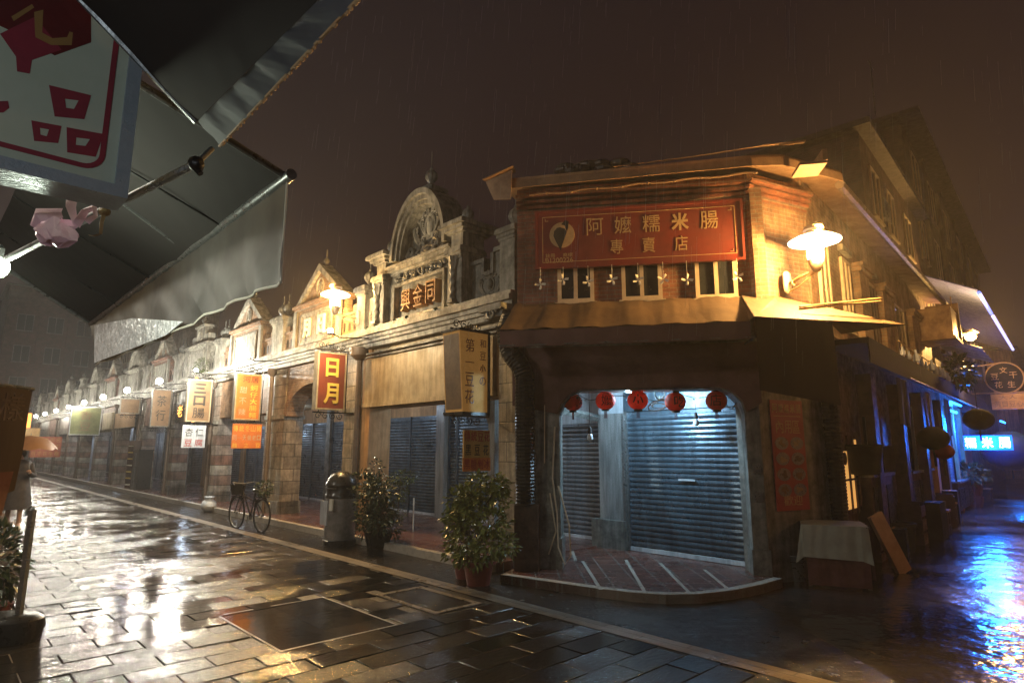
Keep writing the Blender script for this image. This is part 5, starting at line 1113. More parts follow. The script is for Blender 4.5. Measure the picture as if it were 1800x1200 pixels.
# dark lanterns seen against the light
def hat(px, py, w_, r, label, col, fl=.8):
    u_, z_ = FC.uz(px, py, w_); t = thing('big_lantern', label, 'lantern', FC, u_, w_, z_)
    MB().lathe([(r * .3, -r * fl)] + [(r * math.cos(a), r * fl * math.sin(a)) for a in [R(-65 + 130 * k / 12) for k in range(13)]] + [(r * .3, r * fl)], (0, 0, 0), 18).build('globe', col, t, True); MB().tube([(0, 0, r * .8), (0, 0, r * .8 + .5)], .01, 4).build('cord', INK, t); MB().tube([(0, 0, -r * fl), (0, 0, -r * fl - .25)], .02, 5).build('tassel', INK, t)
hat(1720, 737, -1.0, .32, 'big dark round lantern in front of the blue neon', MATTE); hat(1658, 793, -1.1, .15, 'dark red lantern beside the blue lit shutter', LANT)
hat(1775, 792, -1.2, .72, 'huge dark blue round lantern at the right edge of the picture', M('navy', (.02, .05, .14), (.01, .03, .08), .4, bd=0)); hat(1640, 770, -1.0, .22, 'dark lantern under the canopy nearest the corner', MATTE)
# dark plant mass on the railing
t = thing('balcony_plant', 'dark bushy plant standing on the railing above the side street', 'plant', FC, 9.8, -.7, 3.3); leaves(MB(), 500, in_ball(0, 0, .32, .9, .3, .42, .1), .16, random.Random(12)).build('foliage', LEAFD, t); MB().lathe([(.2, -.02), (.25, .15)], (0, 0, 0), 10).build('pot', TERRA, t)

# ---- table, bucket, leaning board, stools, carts
TCL = cloth('table_cloth_fabric', (.40, .40, .34), (.26, .26, .22), .8, .1, 3, .01)
a = G(1418, 1030); b = G(1500, 1036); d_ = Vector((b.x - a.x, b.y - a.y, 0)).normalized(); FT = Frame((3.62, 7.95), d_)
FT = Frame((a.x, a.y), d_)
t = thing('cloth_covered_table', 'low table under a pale cloth and a dark red skirt beside the corner pillar', 'table', FT, 0, 0, 0)
Lt, Dt, Ht = .76, .62, .74
for x in (.03, Lt - .07):
    for y in (.03, Dt - .07): MB().box(x, x + .04, y, y + .04, 0, Ht - .03).build('leg', DARKW, t)
MB().box(0, Lt, 0, Dt, Ht - .03, Ht).build('tabletop', DARKW, t)
mb = MB(); wavy(mb, (.0, -.02, .36), (Lt - .1, -.02, .34), (Lt - .1, -.015, Ht + .01), (.0, -.015, Ht + .01), 14, 5, .010, 2); wavy(mb, (-.10, -.03, .28), (.0, -.02, .36), (.0, -.015, Ht + .01), (-.01, .05, Ht + .01), 4, 4, .012, 3)
wavy(mb, (Lt - .1, -.02, .34), (Lt + .0, -.05, .3), (Lt - .02, .0, Ht), (Lt - .1, -.015, Ht + .01), 4, 4, .012, 4); mb.box(0, Lt - .02, -.02, Dt, Ht + .002, Ht + .012)
mb.build('cloth', TCL, t, True)
mb = MB(); wavy(mb, (.03, .02, .02), (Lt - .03, .02, .02), (Lt - .03, .02, .45), (.03, .02, .45), 20, 3, .015, 6); wavy(mb, (Lt, .0, .12), (Lt, Dt, .05), (Lt, Dt, Ht), (Lt, .0, Ht), 14, 4, .02, 7); mb.build('skirt', M('maroon_cloth', (.12, .04, .035), (.07, .025, .02), .8), t, True)
q = FT.loc(G(1405, 1022)); t = thing('bucket', 'grey dented bucket standing left of the cloth covered table', 'bucket', FT, q.x - .02, q.y + .12, 0); MB().lathe([(.11, 0), (.14, .30), (.15, .31), (.145, .32), (.13, .31), (.10, .02)], (0, 0, 0), 18).build('bucket', GREYM, t, True); MB().tube([(-.14, 0, .3), (-.08, -.13, .24), (.08, -.13, .24), (.14, 0, .3)], .006, 5).build('handle', BLACK, t)
a = G(1590, 1006); t = thing('leaning_board', 'thick pale plank leaning against the dark stall on the side street', 'plank', W0, a.x, a.y, 0, R(20)); mb = MB(); mb.box(-.12, .12, -.03, .03, 0, .84); mb.xf(Matrix.Rotation(R(-20), 4, 'Y') @ Matrix.Rotation(R(-10), 4, 'X')); mb.build('plank', M('pale_plank', (.46, .30, .20), (.32, .2, .13), .6, ns=4), t)
def stall(label, px, py, L, D, Hh, nm='food_stall'):
    g_ = FC.loc(G(px, py)); t = thing(nm, label, 'stall', FC, g_.x, g_.y, 0)
    MB().box(0, L, 0, D, .12, Hh - .05).build('body', DARKW, t); MB().box(-.05, L + .05, -.06, D + .05, Hh - .05, Hh).build('counter_top', GREYM, t)
    for x in (.03, L - .09):
        for y in (.03, D - .09): MB().box(x, x + .06, y, y + .06, 0, .12).build('leg', BLACK, t)
    for k in range(3): MB().box(.08 + k * (L - .1) / 3, (k + 1) * (L - .1) / 3, -.015, -.001, .2, Hh - .2).build('panel', BLACK, t)
    MB().box(-.02, 0.02, 0, .04, Hh, 2.2).build('roof_post', BLACK, t)
    return t
stall('dark wooden food stall just behind the cloth covered table', 1545, 985, 1.5, .8, 1.3); stall('dark stall with a metal counter further down the side street', 1612, 940, 2.6, .8, 1.25)
stall('low dark stall under the neon sign on the side street', 1690, 905, 3.2, .9, .85)
st = thing('stool', 'wooden stool with an orange lit seat beside the dark stalls', 'stool', FC, *FC.loc(G(1655, 937))[:2], 0, group='stools beside the stalls')
MB().box(-.18, .18, -.18, .18, .44, .48).build('seat', PLASTER, st)
for x in (-.16, .12):
    for y in (-.16, .12): MB().box(x, x + .04, y, y + .04, 0, .44).build('leg', DARKW, st)
MB().box(-.15, .15, -.16, -.13, .16, .19).build('stretcher', DARKW, st)
for (px, py, lb) in ((1672, 918, 'stool behind the orange lit one, nearly black'), (1735, 885, 'stool far down the side street by the low stall')):
    c_ = copytree(st); g_ = FC.loc(G(px, py)); c_.matrix_world = FC.M @ Matrix.Translation((g_.x, g_.y, 0)); c_['label'] = lb
t = thing('plant_stand', 'potted plants crowding the low stall beneath the neon sign', 'plants', FC, *FC.loc(G(1725, 893))[:2], 0); leaves(MB(), 700, in_ball(.6, .3, .95, 1.3, .5, .3, .1), .16, random.Random(21)).build('foliage', LEAFD, t); MB().lathe([(.3, .3), (.4, .8)], (.6, .3, 0), 12).lathe([(.3, 0), (.35, .3)], (.6, .3, 0), 12).build('pot', TERRA, t)
# lamp of the same street just outside the right edge, its orange pool shows on the wet ground
disc_lamp('disc lamp on the side street house opposite, outside the frame', FC, 3.5, -6.95, 4.1, 0, -.5, 130, rot=R(180))
simple_block('opposite_house', 'shop house on the other side of the side street, outside the frame', FC, -3, 30, -13, -7.0, 0, 6, BRICK, [])

# ================================================================== FOREGROUND: awnings, sign box, pole
TZ = 3.0
T0, T1 = G(505, 312, TZ), G(160, 570, TZ)
def on_perp(T, px, py):       # point on the vertical plane across the street through T
    Q = Frame((T.x, T.y), FA.n); u_, z_ = Q.uz(px, py); return Q.P(u_, 0, z_)
CANV = cloth('grey_canvas', (.036, .031, .029), (.02, .018, .017), .8, .06, 1.0, .002)
CURT = cloth('translucent_curtain', (.10, .11, .115), (.035, .036, .038), .55, .35, 1.6, .003)
t = thing('shop_awning', 'dark canvas awning with steel tube edge and hanging translucent curtain', 'awning', W0)
b0 = on_perp(T0, 250, 150); b1 = on_perp(T1, 0, 465); e0 = T0 + (b0 - T0) * 1.35; e1 = T1 + (b1 - T1) * 1.15
mb = MB(); wavy(mb, T0, T1, e1, e0, 14, 10, .030, 1, .004); mb.build('canopy', CANV, t, True)
for f_ in (.18, .5, .74): MB().tube([T0.lerp(T1, f_) - Vector((0, 0, .012)), e0.lerp(e1, f_) - Vector((0, 0, .012))], .006, 5).build('seam', BLACK, t)
mb = MB(); mb.tube([T0 + (T0 - T1) * .01, T1], .028, 10); mb.tube([T0, e0], .018, 8); mb.tube([T1, e1], .018, 8); mb.tube([T0.lerp(T1, .32), e0.lerp(e1, .25)], .012, 6); mb.build('frame_tube', GREYM, t, True)
c0 = G(494, 496, 2.62); 
def below(T, px, py):  # point straight under the tube, through the pixel, in the awning's vertical front plane
    Q = Frame((T0.x, T0.y), FA.d); u_, z_ = Q.uz(px, py); return Q.P(u_, 0, z_)
cur = [below(T0, *p) for p in ((505, 315), (497, 420), (495, 494), (430, 522), (395, 540), (300, 588), (168, 640), (168, 572))]
tube_u = lambda px: below(T0, px, 0)
mb = MB(); top = []; bot = []; n = 26
tp = [below(T0, *p) for p in ((505, 316), (160, 572))]; bt_px = [(494, 496), (430, 523), (360, 556), (290, 593), (230, 618), (168, 641)]
bp = [below(T0, *p) for p in bt_px]
for i in range(n + 1):
    f = i / n; top.append(tp[0].lerp(tp[1], f)); g_ = f * (len(bp) - 1); k = min(int(g_), len(bp) - 2); bot.append(bp[k].lerp(bp[k + 1], g_ - k))
vs = []; fs = []; m_ = 6
for i in range(n + 1):
    for j in range(m_ + 1):
        p = top[i].lerp(bot[i], j / m_); p = p + FA.n * (.018 * math.sin(i * 1.7) * j / m_ + .01 * math.sin(i * 3.1 + j)); vs.append(p)
for i in range(n):
    for j in range(m_): a = i * (m_ + 1) + j; fs.append((a, a + 1, a + m_ + 2, a + m_ + 1))
mb.add(vs, fs); cu_ = mb.build('curtain', CURT, t, True)
mb = MB(); mb.tube([p + FA.n * .018 * math.sin(i * 1.7) for i, p in enumerate(bot)], .008, 6); mb.tube([top[0], bot[0]], .005, 5); mb.build('curtain_hem', WINK, t, True)
FOIL = M('crumpled_plastic', (.85, .88, .92), (.62, .66, .72), .25, bd=.06, bs_=9)
fp = [below(T0, *p) for p in ((172, 572), (240, 560), (330, 566), (300, 590), (232, 616), (172, 638))]; mb = MB()
mb.sheet([p - FA.n * .03 for p in fp], .006); mb.build('crumpled_plastic', FOIL, t)
# the nearer awning
U0, U1 = G(345, 215, 3.0), G(560, 0, 3.0); V0, V1 = G(386, 257, 2.93), G(628, 0, 2.93)
U2 = U0 + (U1 - U0) * 2.2; V2 = V0 + (V1 - V0) * 2.2; S0 = on_perp(U0, 160, 20); S0 = U0 + (S0 - U0) * 1.3; S2 = S0 + (U2 - U0)
t = thing('near_awning', 'nearest black canvas awning with a grey front flap along the top edge', 'awning', W0)
mb = MB(); wavy(mb, U0, U2, S2, S0, 16, 8, .014, 2, .004); mb.build('canopy', CANV, t, True)
mb = MB(); wavy(mb, U0, U2, V2, V0, 90, 3, .009, 4, .003); mb.build('front_flap', cloth('flap_cloth', (.16, .18, .20), (.08, .09, .105), .6, .3, 2, .003), t, True)
mb = MB(); mb.tube([V0, V2], .006, 6)
rnd = random.Random(2)
for i in range(60): mb.ball(V0.lerp(V2, rnd.random() * .6) - Vector((0, 0, .008)), .006, n=5)
mb.build('wet_hem', GOLD, t); mb = MB(); mb.tube([U0, S0], .012, 6); mb.build('edge_rope', GREYM, t)
# pole carrying the bulb
LP = G(-6, 469, 2.62); J = G(345, 288, 2.75); K = G(372, 262, 2.86)
t = thing('steel_arm', 'slanting steel arm running from the bare bulb to the near awning', 'pole', W0); MB().tube([LP + Vector((-.1, .05, 0)), J], .016, 8).build('tube', GREYM, t, True); MB().tube([J, K], .011, 8).build('inner_tube', GREYM, t, True); MB().ball(J, .03, n=8).tube([J - Vector((.02, 0, 0)), J + Vector((.02, 0, -.04))], .012, 6).build('joint', BLACK, t, True)
PK = M('pink_plastic', (.78, .50, .60), (.62, .36, .48), .35, bd=.004, bs_=20)
pj = G(150, 385, 2.66); t = thing('pink_bag', 'pink plastic bag knotted on the slanting awning arm', 'bag', W0, *pj); sc = .0026
mb = MB()
def ribbon(P, wd, seed):
    v = []; rnd = random.Random(seed)
    for i, p in enumerate(P):
        p = Vector(p); d = (Vector(P[min(i + 1, len(P) - 1)]) - Vector(P[max(i - 1, 0)])).normalized(); s = d.cross(Vector((0, 1, 0))).normalized() * wd[i]
        v += [p - s, p + Vector((0, -.01 * rnd.random() - .004, 0)), p + s]
    mb.add(v, [(i * 3 + k, i * 3 + k + 1, i * 3 + k + 4, i * 3 + k + 3) for i in range(len(P) - 1) for k in (0, 1)])
ribbon([(-.02, 0, -.02), (-.035, -.01, .03), (-.04, -.01, .075)], [.008, .016, .018], 1); ribbon([(-.02, 0, -.02), (.0, -.01, .02), (.03, -.01, .035), (.035, -.01, .01), (.01, 0, -.01)], [.006, .012, .010, .008, .006], 2)
mb.lathe([(.012, .01), (.035, -.005), (.048, -.025), (.046, -.045), (.03, -.06), (.012, -.066)], (-.075, 0, -.015), 14, 1.1, .7, rib=.09, ribn=5); ribbon([(-.02, 0, -.02), (-.05, 0, -.02), (-.08, -.01, -.03)], [.012, .022, .03], 3)
_r = random.Random(4); mb.v = [(x + _r.uniform(-.007, .007), y + _r.uniform(-.006, .006), z + _r.uniform(-.007, .007)) for x, y, z in mb.v]; ribbon([(-.07, -.02, .0), (-.09, -.03, -.04), (-.07, -.03, -.075)], [.02, .03, .012], 7); ribbon([(-.05, -.02, .01), (-.11, -.03, .0), (-.13, -.02, -.03)], [.014, .022, .01], 8)
mb.build('bag', PK, t, False); t.scale = (1.5, 1.5, 1.5)
pj = G(184, 372, 2.68); t = thing('rag_strip', 'torn brown strip of tape dangling from the awning arm right of the pink bag', 'rag', W0, *pj); mb = MB(); mb.ball((0, 0, 0), .025, .02, .02, 8); ribbon([(.0, 0, 0), (.0, -.01, -.05), (-.005, 0, -.10)], [.010, .009, .006], 5); ribbon([(-.005, 0, -.10), (-.03, 0, -.108), (-.05, 0, -.105)], [.002, .002, .002], 5); mb.build('strip', M('rag_brown', (.36, .24, .12), None, .6), t)
t = thing('bare_bulb', 'bright bare bulb at the left edge under the awning', 'lamp', W0, *LP); MB().ball((0, 0, 0), .055, n=12).build('glowing_bulb', emit('bulb_glow', (.92, 1.0, .80), 120), t, True); MB().lathe([(.02, .03), (.024, .10), (.01, .12)], (0, 0, 0), 10).build('socket', BLACK, t)
light('bulb_light', (.10, .03, -.05), (.90, 1.0, .78), 20, .04, t)
# sign box across the street side
c_ = G(222, 352, 2.62); FS = Frame((c_.x, c_.y), FA.n); 
def su(px, py): return FS.uz(px, py)
zb = su(222, 352)[1]; zt = su(245, 150)[1] + .25; L = .95
t = thing('sign_box', 'white shop sign box with dark red characters and a rounded border under the near awning', 'hanging sign', FS, -L, 0, 0)
e = .045
MB().box(e, L - e, 0, .14, zb + e, zt).build('face', M('sign_face', (.66, .74, .62), (.50, .60, .46), .4, ns=1.2, bd=0), t)
f = MB(); f.box(0, L, -.02, .15, zb, zb + e); f.box(L - e, L, -.02, .15, zb + e, zt); f.box(0, e, -.02, .15, zb + e, zt); f.build('frame', M('pale_blue_steel', (.48, .58, .64), (.36, .44, .50), .4, .3), t)
MR = M('sign_maroon', (.34, .045, .07), (.24, .03, .05), .45, bd=0)
f = MB(); i_ = .10; k_ = .018; f.prism([(L - i_, zt), (L - i_, zb + i_ + .05)] + arc(L - i_ - .05, zb + i_ + .05, .05, .05, 0, -90, 6) + [(e, zb + i_)] + [(e, zb + i_ - k_), (L - i_ - .05, zb + i_ - k_)] + arc(L - i_ - .05, zb + i_ + .05, .05 + k_, .05 + k_, -90, 0, 6) + [(L - i_ + k_, zb + i_ + .05), (L - i_ + k_, zt)], -.003, -.0005); f.build('border', MR, t)
def sp(px, py): a, b = su(px, py); return a + L, b
def block(parts, nm, mat, y=-.004):
    mb = MB()
    for poly in parts: mb.prism([sp(*p) for p in poly][::-1], y * .4, -.0003)
    return mb.build(nm, mat, t)
def box_char(o_, i_):
    mb = MB(); O = [sp(*p) for p in o_]; I = [sp(*p) for p in i_]; n = 4
    for k in range(n): a, b = O[k], O[(k + 1) % n]; c2, d2 = I[(k + 1) % n], I[k]; mb.prism([a, b, c2, d2][::-1], -.0016, -.0003)
    return mb.build('lettering', MR, t)
box_char([(86, 150), (160, 168), (148, 210), (96, 205)], [(114, 174), (138, 177), (130, 192), (116, 190)])
box_char([(55, 212), (108, 222), (102, 252), (60, 248)], [(70, 225), (86, 228), (82, 240), (71, 237)])
box_char([(117, 224), (182, 236), (168, 276), (118, 268)], [(134, 242), (158, 245), (150, 257), (133, 255)])
block([[(0, 60), (62, 30), (108, 88), (56, 106), (52, 130), (30, 126), (28, 100)]], 'lettering', MR); block([[(-40, 180), (14, 178), (16, 190), (6, 198), (-40, 200)]], 'lettering', MR)
GD = M('sign_gold', (.40, .24, .08), (.3, .18, .06), .5, bd=0); 
block([[(-60, -60), (160, -60), (160, 75), (96, 98), (30, 60), (0, 46), (-60, 40)]], 'top_band', M('sign_band', (.16, .02, .02), (.10, .014, .014), .5, bd=0), -.003)
block([[(60, 22), (76, 18), (74, 58), (92, 68), (118, 66), (122, 56), (128, 58), (126, 80), (90, 80), (62, 66)], [(20, 30), (56, 8), (60, 14), (24, 38)]], 'band_lettering', GD, -.0045)

# dark standing board, post with tray, plants at the far left
a = ray(57, 690); k = 2.9 / math.hypot(a.x, a.y); t = thing('dark_banner', 'dark brown cloth banner with a faint character at the left edge', 'banner', W0)
def at(px, py, dist): r = ray(px, py); return Vector((0, 0, HC)) + r * (dist / math.hypot(r.x, r.y))
P_ = [at(-70, 668, 2.9), at(57, 686, 3.1), at(24, 862, 3.05), at(-70, 900, 2.9)]; mb = MB(); wavy(mb, P_[3], P_[2], P_[1], P_[0], 10, 6, .006, 3); mb.build('cloth', cloth('brown_banner', (.045, .028, .024), (.03, .02, .018), .8, .15), t, True)
mb = MB(); mb.sheet([at(-70, 835, 2.85), at(24, 828, 3.0), at(3, 905, 2.95), at(-70, 905, 2.85)], .004); mb.build('lower_strip', M('dusty_red_cloth', (.12, .045, .035), (.08, .03, .025), .8), t)
MB().tube([at(-70, 666, 2.9), at(59, 684, 3.1)], .008, 6).build('rod', GREYM, t)
fb = Frame((P_[0].x, P_[0].y), (P_[1] - P_[0]).normalized().xy.to_3d().normalized()); tt = text('樣', M('faint_brown', (.075, .05, .04), None, .8, bd=0), None, 0, 0, .10, .10, y=0, name='lettering'); tt.parent = t; ma = Frame((P_[1].x, P_[1].y), Vector((P_[1].x - P_[0].x, P_[1].y - P_[0].y, 0)).normalized()).M; tt.matrix_world = Matrix.Translation(at(22, 715, 2.9)) @ Matrix.Rotation(math.atan2(ma[1][0], ma[0][0]), 4, 'Z')
a, b = G(29, 1092, 0), None; q = at(29, 1092, math.hypot(*G(29, 1120, 0).xy)); pb = G(27, 1128, 0); zt_ = at(47, 897, math.hypot(pb.x, pb.y)).z
t = thing('post_on_tray', 'thin grey post with a hooked top standing in a dark rubber base at lower left', 'post', W0, pb.x, pb.y, 0)
MB().box(-.022, .022, -.022, .022, .1, zt_).build('post', GREYM, t); MB().tube([(0, 0, zt_ - .02), (.01, 0, zt_ + .02), (-.02, 0, zt_ + .03), (-.05, 0, zt_ - .01), (-.05, 0, zt_ - .05)], .012, 6).build('hook', GREYM, t); MB().tube([(.02, -.03, zt_ * .62), (.05, -.03, zt_ * .62)], .01, 6).build('latch', GREYM, t)
MB().lathe([(.20, 0), (.27, .02), (.29, .12), (.28, .20), (.24, .23), (.06, .235)], (-.12, -.02, 0), 24, 1.2, .8).build('rubber_base', BLACK, t, True)
pb = G(-14, 1110, 0); t = thing('edge_plant', 'leafy dark plant cut by the left edge of the picture', 'plant', W0, pb.x - .12, pb.y + .1, 0); leaves(MB(), 500, in_ball(0, 0, .55, .26, .22, .42, .1), .09, random.Random(31)).build('foliage', LEAFD, t); MB().lathe([(.12, 0), (.17, .2), (.18, .22)], (0, 0, 0), 16).build('pot', TERRA, t)

# ---- walker with an umbrella
pf = G(20, 930); pr = thing('person', 'person in a long dark coat walking away under an orange brown umbrella', 'person', W0, pf.x, pf.y, 0, R(38))
def skin(name, V, E_, mat, parent, sub=2):
    me = bpy.data.meshes.new(name); me.from_pydata([v[:3] for v in V], E_, []); o = bpy.data.objects.new(name, me); C.objects.link(o)
    md = o.modifiers.new('skin', 'SKIN'); md.use_smooth_shade = True
    for i, v in enumerate(V): me.skin_vertices[0].data[i].radius = (v[3], v[3] if len(v) < 5 else v[4])
    me.skin_vertices[0].data[0].use_root = True; s = o.modifiers.new('sub', 'SUBSURF'); s.levels = s.render_levels = sub
    dg = bpy.context.evaluated_depsgraph_get(); dg.update(); m2 = bpy.data.meshes.new_from_object(o.evaluated_get(dg)); bpy.data.objects.remove(o); m2.materials.clear(); m2.materials.append(mat)
    for p in m2.polygons: p.use_smooth = True
    o = bpy.data.objects.new(name, m2); C.objects.link(o); o.parent = parent; return o
SKIN = M('skin', (.42, .26, .18), (.34, .2, .14), .5, bd=0); COAT = M('dark_coat', (.035, .03, .035), (.02, .018, .022), .7, ns=6, bd=.004)
V = [(0, 0, .92, .13, .10), (0, 0, 1.12, .12, .09), (0, 0, 1.32, .15, .10), (0, 0, 1.42, .055), (0, 0, 1.50, .05), (0, -.01, 1.575, .085, .095), (0, -.01, 1.65, .06),
     (.17, 0, 1.36, .055), (.25, -.03, 1.12, .042), (.20, -.20, 1.14, .034), (.17, -.27, 1.22, .03),
     (-.17, 0, 1.36, .055), (-.22, .02, 1.10, .042), (-.20, -.08, .88, .034), (-.19, -.11, .80, .026),
     (.09, 0, .84, .085), (.10, -.10, .48, .055), (.10, -.04, .10, .04), (.10, -.15, .04, .038),
     (-.09, 0, .84, .085), (-.10, .05, .48, .055), (-.10, .20, .12, .04), (-.10, .12, .05, .038)]
Ed = [(0, 1), (1, 2), (2, 3), (3, 4), (4, 5), (5, 6), (2, 7), (7, 8), (8, 9), (9, 10), (2, 11), (11, 12), (12, 13), (13, 14), (0, 15), (15, 16), (16, 17), (17, 18), (0, 19), (19, 20), (20, 21), (21, 22)]
body = skin('body', V, Ed, SKIN, pr)
mb = MB(); mb.lathe([(.30, .42), (.27, .60), (.22, .90), (.19, 1.05), (.22, 1.25), (.23, 1.36), (.16, 1.44), (.075, 1.47)], (0, 0, 0), 24, 1, .72, rib=.03, ribn=6); mb.tube([(.17, 0, 1.37), (.26, -.03, 1.11), (.20, -.2, 1.15), (.18, -.24, 1.19)], [.075, .062, .05, .045], 10); mb.tube([(-.17, 0, 1.37), (-.235, .02, 1.10), (-.20, -.08, .87)], [.075, .06, .048], 10)
mb.build('coat', COAT, pr, True); MB().ball((0, .015, 1.60), .098, .105, .115, 12).build('hair', BLACK, pr, True)
MB().ball((.10, -.13, .04), .045, .13, .045, 8).build('shoe', WINK, pr, True); MB().ball((-.10, .14, .06), .045, .12, .045, 8).build('shoe', WINK, pr, True)
mb = MB()
for s in (.17, -.19):
    for k in range(4): b = (s - .024 + k * .015, -.27 if s > 0 else -.12, 1.20 if s > 0 else .79); mb.tube([b, (b[0], b[1] - .03, b[2] + .02 if s > 0 else b[2] - .03), (b[0], b[1] - .01, b[2] + .045 if s > 0 else b[2] - .06 + k * .004)], .008, 6)
    mb.tube([(s - .03, (-.25 if s > 0 else -.11), 1.2 if s > 0 else .8), (s - .045, (-.28 if s > 0 else -.13), 1.23 if s > 0 else .76)], .009, 6)
mb.build('fingers', SKIN, pr, True)
um = thing('umbrella', 'orange brown umbrella held over the walking person', 'umbrella', W0, pf.x, pf.y, 0, R(38)); cxu, cyu = .12, -.20
n = 8; vs = [(cxu, cyu, 1.98)]; fs = []
rings = [(.18, 1.95), (.34, 1.87), (.46, 1.76), (.52, 1.66)]
for ri, (r_, z_) in enumerate(rings):
    for j in range(32): a = 2 * math.pi * j / 32; k = 1 - .05 * (1 - abs(math.cos(a * 4))) * ri / 2; vs.append((cxu + r_ * k * math.cos(a), cyu + r_ * k * math.sin(a), z_ + .015 * ri * (1 - abs(math.cos(a * 4)))))
fs += [(0, 1 + j, 1 + (j + 1) % 32) for j in range(32)]
for ri in range(3): fs += [(1 + ri * 32 + j, 1 + ri * 32 + 32 + j, 1 + ri * 32 + 32 + (j + 1) % 32, 1 + ri * 32 + (j + 1) % 32) for j in range(32)]
MB().add(vs, fs).build('canopy', cloth('umbrella_cloth', (.42, .22, .10), (.3, .15, .07), .5, .4, 2, .001), um, True)
MB().tube([(cxu, cyu, 2.03), (cxu, cyu, 1.96), (.17, -.29, 1.16)], .007, 6).build('shaft', GREYM, um)
mb = MB()
for j in range(8): a = math.pi / 4 * j; mb.tube([(cxu, cyu, 1.975), (cxu + .34 * math.cos(a), cyu + .34 * math.sin(a), 1.865), (cxu + .52 * math.cos(a), cyu + .52 * math.sin(a), 1.655)], .004, 4)
mb.build('ribs', GREYM, um)

t = thing('shop_lamp', 'white lamp of the shop behind the camera, outside the frame', 'lamp', W0, -1.3, -1.3, 2.35); MB().ball((0, 0, 0), .05, n=10).build('glowing_bulb', emit('shop_bulb_glow', (.85, .95, 1.0), 60), t, True); MB().tube([(0, 0, .04), (0, 0, .6)], .01, 5).build('cord', BLACK, t)
light('bulb_light', (.0, .12, 0), (.80, .92, 1.0), 38, .06, t)

simple_block('near_side_shops', 'row of shops on the camera side of the street, outside the frame', FA, -30, 16, -14, -8.45, 0, 6, BRICKD, [])
disc_lamp('white disc lamp on the shop row behind the camera, outside the frame', FA, 4.0, -8.42, 4.4, 0, -.5, 230, rot=R(180), col=(1, .95, .78))
disc_lamp('added unseen disc lamp on the shop row behind the camera, brightening signs and plants', FA, 9.8, -8.42, 4.4, 0, -.5, 110, rot=R(180), col=(1, .95, .78))  # extra lamp added out of view to brighten the signs and plants

# ---- buildings at the far end of the street
def far(u0, u1, w0, w1, h, label, mat, **k): return simple_block('far_building', label, FA, u0, u1, w0, w1, 0, h, mat, **k)
far(-38, -31.5, 3.0, 8, 11.5, 'tall beige building rising behind the far arcade houses', CREAM, wins=[(1 + i * 2, 2 + i * 2, z, z + 1.4) for i in range(3) for z in (4.5, 7.5)])
simple_block('far_building', 'tall grey hazy apartment block at the bend of the street', Frame(FA.P(-62, -2.6, 0), FA.n), 0, 12, -8, 0, 0, 16, BRICKD, [(.8 + i * 2.2, 2.0 + i * 2.2, z, z + 1.5) for i in range(5) for z in (3.6, 6.4, 9.2, 12)], wm=STONE2, cols=[(.1 + i * 2.2, .5 + i * 2.2, .2, 15) for i in range(5)])
far(-95, -86, -9, -3.5, 12, 'dark hazy building at the vanishing end of the street', STONE2)
far(-36, -29, 8, 16, 9.3, 'dark tall building rising behind the middle of the arcade row', BRICK2)

# ---- haze (rain mist lit by the lamps)
hz = MB().box(-110, 75, -6, 150, -1, 22).build('haze', bpy.data.materials.new('mist'), frame=W0); hz['kind'] = 'stuff'; mt = hz.data.materials[0]; mt.use_nodes = True; nt = mt.node_tree
nt.nodes.remove(nt.nodes['Principled BSDF']); pv = nt.nodes.new('ShaderNodeVolumePrincipled'); pv.inputs['Color'].default_value = (.92, .92, .95, 1); pv.inputs['Density'].default_value = .0026; pv.inputs['Anisotropy'].default_value = .25
nt.links.new(pv.outputs[0], nt.nodes['Material Output'].inputs['Volume'])

# ---- falling rain
rnd = random.Random(99); mb = MB()
for _ in range(2600):
    d_ = 2.2 + 15 * rnd.random() ** 1.3; az = R(rnd.uniform(-44, 44)); z_ = HC + d_ * rnd.uniform(-.35, .85)
    if z_ < 2.2 or z_ > 9 or FA.loc((d_ * math.sin(az), d_ * math.cos(az), 0)).y < -5.0: continue
    x_, y_ = d_ * math.sin(az), d_ * math.cos(az); l_ = rnd.uniform(.10, .22); k = .00034
    mb.add([(x_ - k, y_, z_), (x_ + k, y_, z_), (x_, y_ + k, z_), (x_ - k + .012, y_, z_ + l_), (x_ + k + .012, y_, z_ + l_), (x_ + .012, y_ + k, z_ + l_)], [(0, 1, 4, 3), (1, 2, 5, 4), (2, 0, 3, 5)])
ra = mb.build('rain', M('rain_water', (.42, .43, .45), (.36, .37, .4), .5, bd=0), frame=W0); ra['kind'] = 'stuff'

# ---- clutter of the dark stall fronts
rnd = random.Random(17)
CL = [DARKW, BLACK, MATTE, DARKW, MATTE, SHUTD]
KIND = [('crate', 'wooden crate'), ('cardboard_box', 'taped cardboard box'), ('plastic_tub', 'plastic tub')]
spots = [(1.5, -.25, 0), (2.35, -.45, 0), (2.9, -.3, 0), (3.9, -.45, 0), (4.9, -.6, 0), (5.5, -.35, 0), (7.4, -.55, 0), (8.3, -.5, 0), (1.25, -.2, 1.31), (1.9, -.1, 1.31), (3.6, 0.0, 1.26), (4.6, .05, 1.26), (5.4, 0, 1.26)]
wh = ['in front of the lit window', 'left of the first canopy post', 'right of the first canopy post', 'by the long metal counter', 'at the middle of the metal counter', 'at the far end of the metal counter', 'past the orange lit stool', 'under the big dark lantern', 'on the near stall, left end', 'on the near stall, right end', 'on the metal counter, near end', 'on the metal counter, middle', 'on the metal counter, far end']
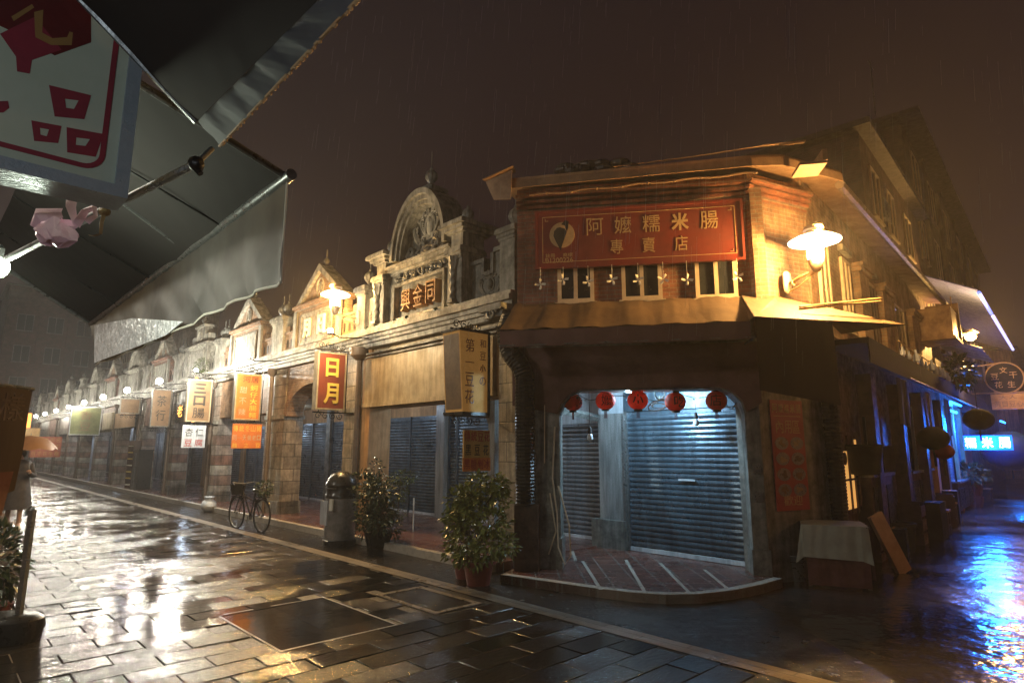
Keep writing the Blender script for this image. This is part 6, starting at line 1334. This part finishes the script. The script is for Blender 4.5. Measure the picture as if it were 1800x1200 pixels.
for i, (a, b, z_) in enumerate(spots):
    k, kn = KIND[i % 3]; t = thing(k, 'dark %s %s' % (kn, wh[i]), k.split('_')[-1], FC, a, b, z_, rnd.uniform(-.2, .2)); L, D, H_ = rnd.uniform(.35, .55), rnd.uniform(.28, .4), rnd.uniform(.25, .5) * (1 if z_ else 1.5)
    m_ = CL[i % 6]
    if k == 'plastic_tub': MB().lathe([(L * .36, 0), (L * .48, H_ * .9), (L * .52, H_ * .92), (L * .52, H_), (L * .46, H_), (L * .40, .04)], (0, 0, 0), 18).build('tub', m_, t, True)
    elif k == 'crate':
        for q in range(3): MB().box(0, L, 0, .015, H_ * q / 3, H_ * (q / 3 + .26)).build('slat', m_, t); MB().box(0, L, D - .015, D, H_ * q / 3, H_ * (q / 3 + .26)).build('slat', m_, t)
        MB().box(0, .02, .015, D - .015, 0, H_).build('end_board', m_, t); MB().box(L - .02, L, .015, D - .015, 0, H_).build('end_board', m_, t); MB().box(.02, L - .02, .015, D - .015, .0, .02).build('bottom', m_, t)
    else: MB().box(0, L, 0, D, 0, H_).build('carton', m_, t); MB().box(-.001, L + .001, D * .45, D * .55, H_, H_ + .002).build('tape', GOLD, t)
for i, (a, z0, z1, m_, lb) in enumerate(((2.6, 2.1, 2.9, AWD, 'narrow maroon cloth hanging under the canopy, nearest the lit window'), (5.2, 1.9, 2.85, DARKW, 'brown cloth strip hanging under the middle of the canopy'), (7.9, 2.0, 2.85, AWD, 'nearly black cloth hanging under the far part of the canopy'))):
    t = thing('hanging_cloth', lb, 'cloth', FC, a, -.5, 0); mb = MB(); wavy(mb, (0, 0, z0), (.9, 0, z0), (.9, 0, z1), (0, 0, z1), 12, 3, .015, i); mb.build('cloth', m_, t, True)
t = thing('air_conditioner', 'small air conditioner box on brackets high on the dark upper block', 'air conditioner', FC, 7.0, .1, 7.2); MB().box(0, .7, 0, .38, 0, .5).build('case', GREYM, t); MB().prism([(.35 + .17 * math.cos(a), .25 + .17 * math.sin(a)) for a in [math.pi * i / 10 for i in range(20)]], -.01, -.001).build('fan_grille', BLACK, t)
t = thing('roof_antenna', 'thin leaning antenna pole on the tall dark building', 'antenna', FC, 14, 1.2, 13.3); MB().tube([(0, 0, 0), (.1, 0, 2.2)], .02, 5).tube([(-.4, 0, 1.9), (.5, 0, 2.0)], .012, 5).build('pole', GREYM, t)
